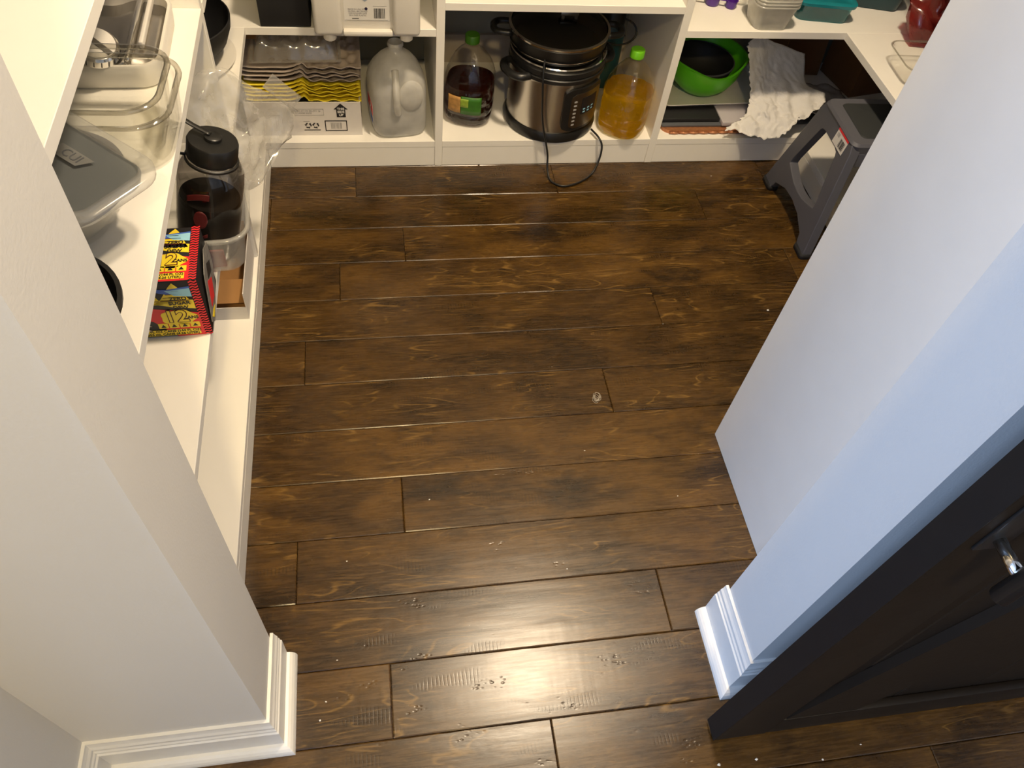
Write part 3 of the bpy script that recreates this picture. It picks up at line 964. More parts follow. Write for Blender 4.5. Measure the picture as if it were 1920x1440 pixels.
# ------------------------------------------------------------ carton with egg trays
CX0, CX1, CY0, CY1 = -0.335, -0.030, 1.902, 2.20
ct = thing('cardboard_carton', 'white open carton holding stacked egg trays, printed with arrow and barcode', 'carton', ((CX0 + CX1) / 2, 2.05, 0.0842), math.radians(-1.5))
def cb(name, *a):
    v, f = box_data(*a)
    return mk(name, v, f, CARTON, ct)
cb('bottom', CX0, CX1, CY0, CY1, 0.0843, 0.088)
fr = cb('front_panel', CX0, CX1, CY0, CY0 + 0.004, 0.088, 0.187)
cb('back_panel', CX0, CX1, CY1 - 0.004, CY1, 0.088, 0.187)
cb('side_panel', CX0, CX0 + 0.004, CY0 + 0.004, CY1 - 0.004, 0.088, 0.187)
cb('side_panel', CX1 - 0.004, CX1, CY0 + 0.004, CY1 - 0.004, 0.088, 0.187)
Mc = frame((CX0, CY0 - 0.0003, 0.0843), (1, 0, 0), (0, 0, 1))
X = CX1 - CX0
def cmark(nm, poly, m_): return flat(nm, poly, m_, fr, Mc)
ax = X - 0.054
cmark('arrow_mark', [(ax - 0.012, 0.058), (ax + 0.012, 0.058), (ax + 0.012, 0.082), (ax + 0.019, 0.082), (ax, 0.100), (ax - 0.019, 0.082), (ax - 0.012, 0.082)], INK)
text('arrow_text', 'THIS\nSIDE\nUP', 0.0095, LABW, fr, Mc @ Matrix.Translation((ax, 0.074, 0.0007)), bold=0.0003)
for x0, x1, y0, y1 in ((X - 0.100, X - 0.040, 0.014, 0.0165), (X - 0.100, X - 0.040, 0.045, 0.0475), (X - 0.100, X - 0.0975, 0.014, 0.0475), (X - 0.0425, X - 0.040, 0.014, 0.0475)):
    cmark('barcode_border', rect(x0, x1, y0, y1), INK)
barcode(fr, Mc @ Matrix.Translation((X - 0.084, 0.021, 0)), 0.030, 0.020, GREYP, 16, 5)
for k in range(2):
    cxk, cyk = X - 0.145 + k * 0.020, 0.032
    for q in range(3):
        a0 = q * 2 * PI / 3 + PI / 2
        pts = [(cxk + r * math.cos(a0 + t), cyk + r * math.sin(a0 + t)) for r, t in ((0.0085, 0.1), (0.0092, 0.6), (0.0085, 1.2), (0.0110, 1.3), (0.0068, 1.75), (0.0035, 1.1), (0.0055, 1.1), (0.0056, 0.6), (0.0050, 0.2))]
        cmark('recycling_mark', pts, INK)
cmark('recycling_caption', rect(X - 0.157, X - 0.113, 0.0165, 0.0185), INK)
cmark('recycling_caption', rect(X - 0.157, X - 0.140, 0.044, 0.046), GREYP)
for x0, x1, y0, y1 in ((0.06, X - 0.100, 0.064, 0.0648), (0.06, X - 0.100, 0.083, 0.0838), (X - 0.1008, X - 0.100, 0.064, 0.0838)):
    cmark('text_box_border', rect(x0, x1, y0, y1), GREYP)
text('printed_lines', 'KEEP REFRIGERATED AT OR BELOW 45\nGRADE A LARGE EGGS', 0.0065, GREYP, fr, Mc @ Matrix.Translation((0.140, 0.074, 0.0002)))

def egg_tray(mt, z, seed, label, group, full=True, nm='egg_carton', M=None):
    """opened egg carton: flat lid half, hinge ridge, cupped half"""
    rnd = random.Random(seed)
    x0, x1, y0, y1 = -0.150, 0.150, -0.145, 0.140
    jx, jy = rnd.uniform(-0.004, 0.004), rnd.uniform(-0.003, 0.004)
    def fn(u, w):
        x = x0 + (x1 - x0) * u
        y = y0 + (y1 - y0) * w
        zz = 0.0
        ridge = 0.013 * math.exp(-(x / 0.010) ** 2)
        ed = min(u, 1 - u, w, 1 - w)
        if x < -0.012:
            zz = -0.010 * min(1, max(0, (ed - 0.03) / 0.06)) + 0.006 * max(0, (abs(x + 0.085) - 0.045) / 0.03)
        elif x > 0.012:
            cxn = math.cos((x - 0.012) / 0.138 * 2 * PI * 3)
            cyn = math.cos(w * 2 * PI * 6)
            inn = min(1, max(0, (ed - 0.015) / 0.03))
            zz = inn * (-0.012 + 0.010 * cxn * cyn * 0.6)
            zz += 0.0035 * math.cos((x - 0.012) / 0.138 * 2 * PI * 3 + seed) * (1 - inn)
        zz += ridge + 0.002 * noise.noise((x * 20, y * 6, seed * 1.3))
        return (x + jx, y + jy, zz)
    v, f = grid_data(48, 36, fn)
    o = mk(nm, v, f, mt, None, True, M=Matrix.Translation((-0.178, 2.052, z)) @ Matrix.Rotation(math.radians(rnd.uniform(-1.2, 1.2)), 4, 'Z'))
    solid(o, 0.0022 if full else 0.0008)
    return tag(o, label, 'egg carton', group)
z = 0.1915
for i in range(5):
    egg_tray(YELLOW, z, 10 + i, 'yellow foam egg carton lying open, ' + ('lowest yellow one, resting in the white carton', 'second yellow one up from the white carton', 'middle one of the five yellow ones', 'second yellow one down from the grey cartons', 'topmost yellow one, under the grey cartons')[i], 'yellow egg cartons in the carton')
    z += 0.0105
for i in range(4):
    egg_tray((PULP, PULPM, PULP, PULPM)[i], z + 0.003, 20 + i, ('grey pulp egg carton lying open directly on the yellow ones', 'mauve-grey pulp egg carton lying open, second above the yellow ones', 'grey pulp egg carton lying open, third above the yellow ones', 'topmost mauve-grey pulp egg carton lying open under the clear one')[i], 'grey egg cartons in the stack')
    z += 0.0125
# clear plastic egg carton on top
ec = thing('clear_egg_carton', 'clear plastic egg carton lying on the grey pulp cartons', 'egg carton', (-0.190, 2.035, z + 0.004), math.radians(2))
def ecf(u, w):
    x = -0.105 + 0.21 * u
    y = -0.115 + 0.26 * w
    ed = min(u, 1 - u, w, 1 - w)
    h = 0.040 * min(1, ed / 0.07) ** 0.6
    h += 0.008 * math.cos(u * 2 * PI * 4) * math.cos(w * 2 * PI * 5) * min(1, ed / 0.1)
    return (x, y, h + 0.003 * noise.noise((x * 40, y * 40, 3)))
v, f = grid_data(44, 44, ecf)
mk('lid_half', v, f, FILM, ec, True, world=False)
v, f = join(box_data(-0.115, 0.115, -0.125, -0.117, 0.0, 0.0015), box_data(-0.115, 0.115, 0.147, 0.155, 0.0, 0.0015), box_data(-0.115, -0.107, -0.117, 0.147, 0.0, 0.0015), box_data(0.107, 0.115, -0.117, 0.147, 0.0, 0.0015))
mk('rim', v, f, FILM, ec, False, world=False)
# torn pulp corner piece standing at the back-left
tag(mk('carton_flap', *box_data(-0.330, -0.285, 2.02, 2.024, z + 0.004, z + 0.045), BROWN), 'folded brown cardboard flap beside the clear egg carton', 'flap')

# ------------------------------------------------------------ white organiser, black box, pan on the corner shelf
og = thing('storage_organizer', 'white plastic organizer with printed paper label overhanging the shelf', 'organizer', (0.0, 1.98, 0.4135))
OF = 1.822
box('tub', -0.112, 0.114, OF + 0.018, 2.16, 0.424, 0.70, WPLAST, og, bev=0.006)
for a, b_ in ((-0.1245, -0.058), (0.062, 0.127)):
    box('corner_post', a, b_, OF, OF + 0.07, 0.419, 0.70, WPLAST, og, bev=0.010, seg=3)
box('bottom_bar', -0.057, 0.061, OF + 0.004, OF + 0.040, 0.4165, 0.4300, WPLAST, og, bev=0.004)
for x in (-0.090, 0.094):
    lathe('foot', [(0.012, 0.0), (0.0155, 0.003), (0.0160, 0.012), (0.018, 0.022)], WPLAST, og, 24, c=(x, OF + 0.026, 0.3985), world=True)
    lathe('foot', [(0.015, 0.0), (0.015, 0.0105)], WPLAST, og, 24, c=(x, 2.12, 0.4136), world=True)
Mo = frame((0.0, OF + 0.0175, 0.4385), (1, 0, 0), (0, 0, 1))
pl = flat('paper_label', rect(-0.052, 0.055, 0.012, 0.16), LABW, og, Mo)
Mo2 = Mo @ Matrix.Translation((0, 0, 0.0005))
barcode(pl, Mo2 @ Matrix.Translation((0.018, 0.018, 0)), 0.026, 0.024, INK, 20, 8)
text('label_text', 'MADE IN USA WITH\nGLOBAL MATERIALS\nDISHWASHER SAFE\nBPA FREE PLASTIC', 0.0050, GREYP, pl, Mo2 @ Matrix.Translation((-0.020, 0.032, 0)), bold=0.0002)
flat('label_rule', rect(-0.034, -0.018, 0.0165, 0.0178), INK, pl, Mo2)
flat('label_rule', rect(0.016, 0.048, 0.0475, 0.0483), GREYP, pl, Mo2)
flat('label_rule', rect(-0.050, 0.050, 0.0135, 0.0139), GREYP, pl, Mo2)
flat('round_mark', [(0.0 + 0.0036 * math.cos(t), 0.041 + 0.0036 * math.sin(t)) for t in [2 * PI * i / 16 for i in range(16)]], NAVY, pl, Mo2)
flat('tray_picture', [(-0.040, 0.086), (-0.002, 0.058), (0.018, 0.071), (-0.016, 0.102)], mat('picture_blue', (0.28, 0.33, 0.40), 0.5), pl, Mo2)
flat('tray_picture', [(-0.006, 0.068), (0.000, 0.063), (0.012, 0.072), (0.006, 0.078)], LABW, pl, Mo2 @ Matrix.Translation((0, 0, 0.0005)))

kb = thing('storage_box', 'plain black storage box beside the white organizer', 'box', (-0.190, 1.99, 0.4135))
box('box_body', -0.253, -0.134, 1.872, 2.12, 0.4136, 0.56, BLACKM, kb, bev=0.003)
box('lid', -0.256, -0.132, 1.869, 2.123, 0.5605, 0.585, BLACKM, kb, bev=0.003)
gb = thing('storage_box', 'pale grey low box at the back of the corner shelf', 'box', (-0.42, 2.05, 0.4135))
box('box_body', -0.47, -0.275, 1.995, 2.15, 0.4136, 0.47, mat('pale_grey_box', (0.52, 0.50, 0.46), 0.6), gb, bev=0.003)
box('lid', -0.474, -0.271, 1.991, 2.154, 0.4705, 0.49, mat('pale_grey_lid', (0.56, 0.54, 0.50), 0.6), gb, bev=0.003)

wk = thing('mixing_bowl', 'deep black bowl standing on a white plate in the corner', 'bowl', (-0.428, 1.728, 0.428))
lathe('bowl_wall', [(0.060, 0.0), (0.085, 0.006), (0.118, 0.034), (0.130, 0.064), (0.133, 0.084), (0.130, 0.085), (0.126, 0.064), (0.112, 0.036), (0.08, 0.012), (0.004, 0.008)], BLACKM, wk, 48)
lathe('foot_ring', [(0.058, -0.002), (0.062, -0.002), (0.064, 0.002), (0.058, 0.002)], BLACKM, wk, 32, cap0=False, cap1=False)
pt_ = lathe('white_plate', [(0.060, 0.0), (0.080, 0.002), (0.128, 0.009), (0.130, 0.011), (0.124, 0.0115), (0.078, 0.006), (0.004, 0.005)], WPLAST, None, 48, c=(-0.428, 1.728, 0.4138), world=True)
tag(pt_, 'white plate under the deep black bowl', 'plate')
wh = thing('whisk', 'wire whisk resting inside the deep black bowl', 'whisk', (-0.42, 1.70, 0.446))
for k in range(4):
    a = k * PI / 4
    pts = []
    for i in range(13):
        t = i / 12
        s_ = math.sin(t * PI) * (1 if i <= 6 else 1)
        w_ = 0.030 * math.sin(t * 2 * PI) if False else 0.030 * math.cos(t * PI) * math.sin(t * PI) ** 0.5 * 2 * 0.9
        pts.append((w_ * math.cos(a), w_ * math.sin(a), 0.005 + 0.125 * (1 - math.sin(t * PI))))
    Mk = Matrix.Translation((-0.42, 1.70, 0.446)) @ Matrix.Rotation(math.radians(25), 4, 'Y')
    tube('wire', pts, 0.0016, CHROME, wh, 6, M=Mk)
tube('grip', [(0, 0, 0.125), (0, 0, 0.24)], 0.009, mat('pale_green_grip', (0.45, 0.50, 0.30), 0.4), wh, 10, M=Mk)

# ------------------------------------------------------------ green bowl, trays, papers, cardboard
gbz = 0.132
gw = thing('salad_bowl', 'bright green plastic bowl with pouring lip on a white tray', 'bowl', (1.002, 2.075, gbz))
def gmod(t, z):
    return 1.0
def bowl_wave(prof, n=64):
    V, F = [], []
    for r, z in prof:
        for i in range(n):
            t = 2 * PI * i / n
            dip = 0.015 * math.exp(-((t - 3 * PI / 2) / 0.5) ** 2) - 0.010 * math.exp(-((t - 3 * PI / 2 - 0.95) / 0.35) ** 2)
            zz = z - (dip * (z / 0.105) ** 2 if z > 0.05 else 0)
            V.append((r * math.cos(t), r * math.sin(t), zz))
    m = len(prof)
    for k in range(m - 1):
        for i in range(n):
            j = (i + 1) % n
            F.append([k * n + i, k * n + j, (k + 1) * n + j, (k + 1) * n + i])
    F.append(list(range(n))[::-1])
    F.append([(m - 1) * n + i for i in range(n)])
    return V, F
v, f = bowl_wave([(0.060, 0.0), (0.066, 0.002), (0.090, 0.025), (0.106, 0.055), (0.114, 0.088), (0.117, 0.105), (0.1215, 0.1065), (0.1215, 0.108), (0.115, 0.108), (0.111, 0.090), (0.103, 0.057), (0.086, 0.027), (0.062, 0.006), (0.003, 0.005)])
mk('bowl_wall', v, f, BOWLG, gw, True, world=False, auto=0.7)
dk = thing('shade_insert', 'dark insert standing in for the shade inside the green bowl', 'bowl', (0.990, 2.082, gbz + 0.010))  # black shape added to darken the bowl's shadowed inside
v, f = lathe_data([(0.056, 0.0), (0.078, 0.022), (0.093, 0.050), (0.099, 0.074), (0.096, 0.074), (0.089, 0.048), (0.074, 0.022), (0.003, 0.004)], 48)
mk('bowl_wall', v, f, BLACKM, dk, True, world=False)
lathe('rim', [(0.097, 0.072), (0.1005, 0.073), (0.1005, 0.076), (0.097, 0.077)], DGREY, dk, 48, cap0=False, cap1=False)

tr = thing('baking_tray', 'white rimmed baking tray under the green bowl', 'tray', (1.03, 2.115, 0.1165), math.radians(3))
loft('tray_floor', [(0.0, 0.165, 0.125, 0.02), (0.004, 0.170, 0.130, 0.022)], WPLAST, tr)
ring_o = [rr_ring(0.170, 0.130, 0.022, 0.004), rr_ring(0.180, 0.140, 0.028, 0.013), rr_ring(0.1825, 0.1425, 0.03, 0.0155), rr_ring(0.180, 0.140, 0.028, 0.0165), rr_ring(0.166, 0.126, 0.02, 0.0045)]
mk('tray_rim', *loft_data(ring_o, closed=True), WPLAST, tr, True, world=False)
gs = tag(box('grey_folder', 0.850, 1.155, 1.912, 2.22, 0.0955, 0.1012, DGREY, None, bev=0.001), 'slate grey folder lying under the black sheet pan', 'folder')
mg = tag(box('paper_stack', 1.035, 1.21, 1.906, 2.10, 0.1018, 0.1140, mat('mauve_paper', (0.42, 0.39, 0.41), 0.7), None, bev=0.001), 'pale mauve paper pad beside the black sheet pan', 'paper pad')
tv = tag(box('sheet_pan', 0.845, 1.033, 1.925, 2.24, 0.1015, 0.1145, BLACKM, None, bev=0.003), 'flat black sheet pan under the white baking tray', 'pan')
cw = thing('trivet', 'copper coloured woven trivet lying lowest on the cubby shelf', 'trivet', (1.0, 2.05, 0.0843))
loft('mat', [(0.0, 0.150, 0.155, 0.03), (0.010, 0.150, 0.155, 0.03)], COPPER, cw)
for i in range(9):
    y = 2.05 - 0.155
    tube('weave_strand', [(0.87 + i * 0.031, y - 0.001, 0.089), (0.885 + i * 0.031, y - 0.006, 0.0915), (0.90 + i * 0.031, y - 0.001, 0.089)], 0.0035, COPPER, cw, 6)

# crumpled paper towel hanging out over the shelf edge
ctrl = [[(1.068, 1.99, 0.318), (1.105, 2.01, 0.330), (1.160, 2.02, 0.306), (1.283, 2.03, 0.262)],
        [(1.094, 1.965, 0.235), (1.135, 1.99, 0.250), (1.190, 2.00, 0.232), (1.305, 2.00, 0.185)],
        [(1.112, 1.950, 0.165), (1.150, 1.955, 0.180), (1.215, 1.955, 0.180), (1.352, 1.955, 0.176)],
        [(1.080, 1.900, 0.134), (1.140, 1.900, 0.152), (1.215, 1.905, 0.150), (1.325, 1.92, 0.156)],
        [(1.024, 1.862, 0.112), (1.110, 1.850, 0.108), (1.185, 1.848, 0.110), (1.228, 1.862, 0.138)]]
def bez_rows(ctrl):
    def fn(u, w):
        col = [catmull(r, 8) for r in ctrl]
        return col
    rowsC = [catmull(r, 18) for r in ctrl]
    n = len(rowsC[0])
    cols = [catmull([rowsC[j][i] for j in range(len(rowsC))], 16) for i in range(n)]
    return cols
cols = bez_rows(ctrl)
nu, nv = len(cols), len(cols[0])
V = []
for j in range(nv):
    for i in range(nu):
        p = cols[i][j].copy()
        a = j / nv
        p.y += 0.016 * (0.4 + a) * noise.noise((p.x * 26, p.z * 22, 1.0)) - 0.006 - 0.013 * (0.35 + a) * abs(noise.noise((p.x * 50 + p.z * 60, p.z * 30 - p.x * 20, 4.0)))
        p.z += 0.014 * a * noise.noise((p.x * 30, p.y * 34, 5.0)) + 0.004 + 0.015 * a * abs(noise.noise((p.x * 24 + p.y * 34, p.y * 70 - p.x * 28, 9.0)))
        if i == 0: p.x += 0.008 * noise.noise((j * 0.7, 0, 0))
        p.z = max(p.z, 0.100 if p.y > 1.868 else 0.09)
        V.append(p)
F = [[j * nu + i, j * nu + i + 1, (j + 1) * nu + i + 1, (j + 1) * nu + i] for j in range(nv - 1) for i in range(nu - 1)]
pw = solid(mk('paper_towel', V, F, PAPER, None, True), 0.0008, 1)
tag(pw, 'crumpled white paper towel hanging out of the cubby beside the green bowl', 'paper towel')

cbx = thing('cardboard_box', 'large brown cardboard box in the dark corner behind the step stool', 'box', (1.585, 2.175, 0.0843), math.radians(12))
mk('box_body', *box_data(-0.075, 0.075, -0.085, 0.080, 0.0, 0.30, 0.001, 1), BROWND, cbx, world=False)
mk('flap', *box_data(-0.075, 0.0, -0.0865, -0.0855, 0.22, 0.30), BROWND, cbx, world=False)
lean = thing('cardboard_sheet', 'brown cardboard sheet leaning on the back wall behind the paper towel', 'cardboard', (1.352, 2.22, 0.0843), rot=(math.radians(-10), 0, math.radians(-6)))
mk('sheet', *box_data(-0.13, 0.12, -0.003, 0.003, 0.0, 0.30), BROWND, lean, world=False)
mk('fold_line', *box_data(-0.012, -0.010, -0.0036, -0.003, 0.0, 0.30), BROWN, lean, world=False)
np_ = thing('newspaper', 'crumpled grey newspaper lying behind the paper towel', 'newspaper', (1.36, 2.03, 0.0843))
def npf(u, w):
    x, y = 1.24 + 0.26 * u, 1.93 + 0.16 * w
    return (x, y, 0.100 + 0.030 * abs(noise.noise((x * 14, y * 14, 2))) + 0.02 * math.sin(u * PI))
v, f = grid_data(20, 16, npf)
solid(mk('top_sheet', v, f, mat('newsprint', (0.36, 0.34, 0.34), 0.9, var=0.3, scale=60), np_, True), 0.001)
v, f = grid_data(12, 10, lambda u, w: (1.245 + 0.25 * u, 1.935 + 0.15 * w, 0.0855 + 0.008 * abs(noise.noise((u * 5, w * 5, 8)))))
solid(mk('under_sheet', v, f, DGREY, np_, True), 0.0008)

# ------------------------------------------------------------ items on the right upper shelf
zs = 0.4184
def tub_stack(root, cx_, cy_, z0, hb, ht, h, n, dz, m_):
    for k in range(n):
        z = z0 + k * dz
        rings = [rr_ring(hb, hb * 0.9, 0.016, z, 5, cx_, cy_), rr_ring(hb + 0.002, hb * 0.9 + 0.002, 0.018, z + 0.004, 5, cx_, cy_), rr_ring(ht - 0.004, ht * 0.9 - 0.004, 0.022, z + h - 0.006, 5, cx_, cy_), rr_ring(ht, ht * 0.9, 0.025, z + h - 0.005, 5, cx_, cy_), rr_ring(ht, ht * 0.9, 0.025, z + h, 5, cx_, cy_), rr_ring(ht - 0.005, ht * 0.9 - 0.005, 0.021, z + h, 5, cx_, cy_)]
        if k == 0:
            o = mk('tub', *loft_data(rings, True, False), m_, None, True)
        else:
            o = mk('tub', *loft_data(rings, True, False), m_, None, True)
        o.name = 'plastic_tub'
        tag(o, 'milky square plastic tub, ' + ('outermost and lowest of a nested stack', 'second from the bottom of a nested stack', 'third from the bottom of a nested stack', 'innermost and topmost of a nested stack')[k], 'tub', 'nested milky tubs')
tub_stack(None, 1.062, 1.918, zs, 0.044, 0.062, 0.068, 4, 0.0085, PPM)

def lidded(name, label, cat, loc, rz, hx, hy, h, body_m, lid_m, r=0.025, rot=None):
    t = thing(name, label, cat, loc, rz, rot=rot)
    loft('tub', [(0.0, hx * 0.86, hy * 0.86, r * 0.8), (0.004, hx * 0.90, hy * 0.90, r * 0.85), (h - 0.006, hx * 0.97, hy * 0.97, r), (h - 0.004, hx, hy, r)], body_m, t, cap1=False)
    loft('lid', [(h - 0.006, hx + 0.003, hy + 0.003, r), (h + 0.002, hx + 0.004, hy + 0.004, r), (h + 0.004, hx, hy, r), (h + 0.004, hx - 0.010, hy - 0.010, r * 0.8), (h + 0.001, hx - 0.013, hy - 0.013, r * 0.75)], lid_m, t)
    return t
lidded('food_container', 'pale teal see-through food container with teal lid beside the milky tubs', 'container', (1.236, 1.985, zs), math.radians(-8), 0.080, 0.070, 0.050, TEALC, TEAL)
lidded('food_container', 'large dark teal food container in the shelf corner', 'container', (1.415, 2.075, zs), math.radians(-14), 0.10, 0.085, 0.060, TEALD, TEALD)
t_ = thing('food_container', 'lidless clear glass food dish near the shelf edge beside the red bag', 'container', (1.405, 1.672, zs), math.radians(-3))
loft('dish', [(0.0, 0.066, 0.056, 0.022), (0.004, 0.075, 0.062, 0.026), (0.046, 0.083, 0.070, 0.030), (0.048, 0.085, 0.072, 0.031), (0.050, 0.083, 0.070, 0.030), (0.046, 0.079, 0.066, 0.028), (0.007, 0.071, 0.058, 0.024)], GLASS, t_)
ring_o = [rr_ring(0.0855, 0.0725, 0.031, 0.046), rr_ring(0.088, 0.075, 0.032, 0.048), rr_ring(0.0855, 0.0725, 0.031, 0.0505), rr_ring(0.083, 0.070, 0.03, 0.048)]
mk('rim', *loft_data(ring_o, closed=True), GRIM, t_, True, world=False)

def pillow_data(outline, thick, seed, n=14, amp=0.006, fr=18):
    P = [Vector(p) for p in outline]
    P = catmull(P + [P[0]], 4)[:-1]
    c = sum(P, Vector()) / len(P)
    nrm = Vector()
    for a, b in zip(P, P[1:] + P[:1]):
        nrm += (a - c).cross(b - c)
    nrm.normalize()
    V, F = [], []
    m = len(P)
    def side(s):
        base = len(V)
        for k in range(n + 1):
            t = 1 - k / n
            for p in P:
                q = c + (p - c) * (t * 0.98 + 0.02)
                h = thick * math.sqrt(max(0, 1 - t ** 2.2)) * s
                q = q + nrm * h
                d = noise.noise_vector(q * fr + Vector((seed, s * 3.0, 0))) * amp * 1.3 + noise.noise_vector(q * fr * 2.6 + Vector((seed, 0, s))) * amp * 0.7
                V.append(q + (d if k > 0 else d * 0.4))
        for k in range(n):
            for i in range(m):
                j = (i + 1) % m
                F.append([base + k * m + i, base + k * m + j, base + (k + 1) * m + j, base + (k + 1) * m + i])
        F.append([base + n * m + i for i in range(m)])
    side(1)
    side(-1)
    return V, F
rb = thing('snack_bag', 'crumpled red film bag with a black pouch inside on the upper shelf', 'bag', (1.50, 1.84, zs))
v, f = pillow_data([(1.435, 1.80, zs + 0.012), (1.56, 1.78, zs + 0.012), (1.62, 1.86, zs + 0.05), (1.60, 1.90, zs + 0.15), (1.49, 1.90, zs + 0.16), (1.41, 1.86, zs + 0.11)], 0.032, 5.0, amp=0.022, fr=18)
v = [Vector((p.x, p.y, max(p.z, zs + 0.0005))) for p in v]
mk('film', v, f, REDBAG, rb, True)
v, f = pillow_data([(1.455, 1.825, zs + 0.03), (1.56, 1.81, zs + 0.03), (1.60, 1.87, zs + 0.07), (1.57, 1.888, zs + 0.14), (1.50, 1.888, zs + 0.14)], 0.020, 9.0, amp=0.006)
mk('black_pouch', v, f, BLACKM, rb, True)
bt = thing('snack_bag', 'black foil bag standing beside the red film bag', 'bag', (1.60, 1.705, zs))
v, f = pillow_data([(1.545, 1.73, zs + 0.004), (1.655, 1.68, zs + 0.004), (1.660, 1.70, zs + 0.17), (1.55, 1.75, zs + 0.18)], 0.028, 2.0, amp=0.006)
v = [Vector((p.x, p.y, max(p.z, zs + 0.0005))) for p in v]
mk('foil', v, f, BLACKM, bt, True)
mk('top_seal', *box_data(-0.058, 0.058, -0.002, 0.002, 0.0, 0.012), BLACKM, bt, M=frame((1.604, 1.725, zs + 0.172), (0.125, -0.06, 0), (0.43, 0.9, 0)))
# purple measuring scoops
ms = thing('measuring_scoops', 'purple plastic measuring scoops at the back of the upper shelf', 'scoops', (0.96, 2.0, zs))
for i, (x, y, r) in enumerate(((0.936, 2.010, 0.020), (0.985, 1.994, 0.016))):
    lathe('scoop_cup', [(r * 0.75, 0.0), (r * 0.9, 0.003), (r, 0.020), (r * 1.08, 0.021), (r * 0.93, 0.021), (r * 0.82, 0.004), (0.002, 0.003)], PURPLE, ms, 24, c=(x, y, zs), world=True)
    tube('scoop_handle', [(x - r, y, zs + 0.019), (x - r - 0.04, y + 0.012, zs + 0.019)], 0.004, PURPLE, ms, 8, flat=0.5)
gc = tag(lathe('small_glass_cup', [(0.016, 0.0), (0.019, 0.003), (0.022, 0.034), (0.0235, 0.036), (0.0205, 0.036), (0.017, 0.005), (0.002, 0.004)], GLASS, None, 28, c=(1.022, 2.022, zs), world=True), 'small clear cup behind the milky tubs', 'cup')

# ------------------------------------------------------------ left unit: low shelf
ob = thing('small_carton', 'small open carton, white outside and brown inside, on the lowest shelf', 'carton', (-0.352, 1.33, 0.0843))
def obx(nm, m_, *a):
    return box(nm, *a, m_, ob)
obx('bottom', BROWN, -0.405, -0.300, 1.231, 1.425, 0.0844, 0.0865)
obx('side_wall', CARTON, -0.3015, -0.2995, 1.229, 1.425, 0.0844, 0.165)
obx('side_wall', CARTON, -0.4065, -0.4045, 1.229, 1.425, 0.0844, 0.165)
obx('inner_liner', BROWN, -0.3032, -0.3017, 1.232, 1.424, 0.087, 0.160)
obx('front_wall', CARTON, -0.4045, -0.3015, 1.229, 1.231, 0.0844, 0.122)
obx('back_wall', BROWN, -0.4045, -0.3033, 1.421, 1.424, 0.0866, 0.200)
mk('inner_flap', *box_data(-0.40, -0.305, -0.0008, 0.0008, 0, 0.055), BROWN, ob, M=Matrix.Translation((0, 1.245, 0.12)) @ Matrix.Rotation(math.radians(-62), 4, 'X'))

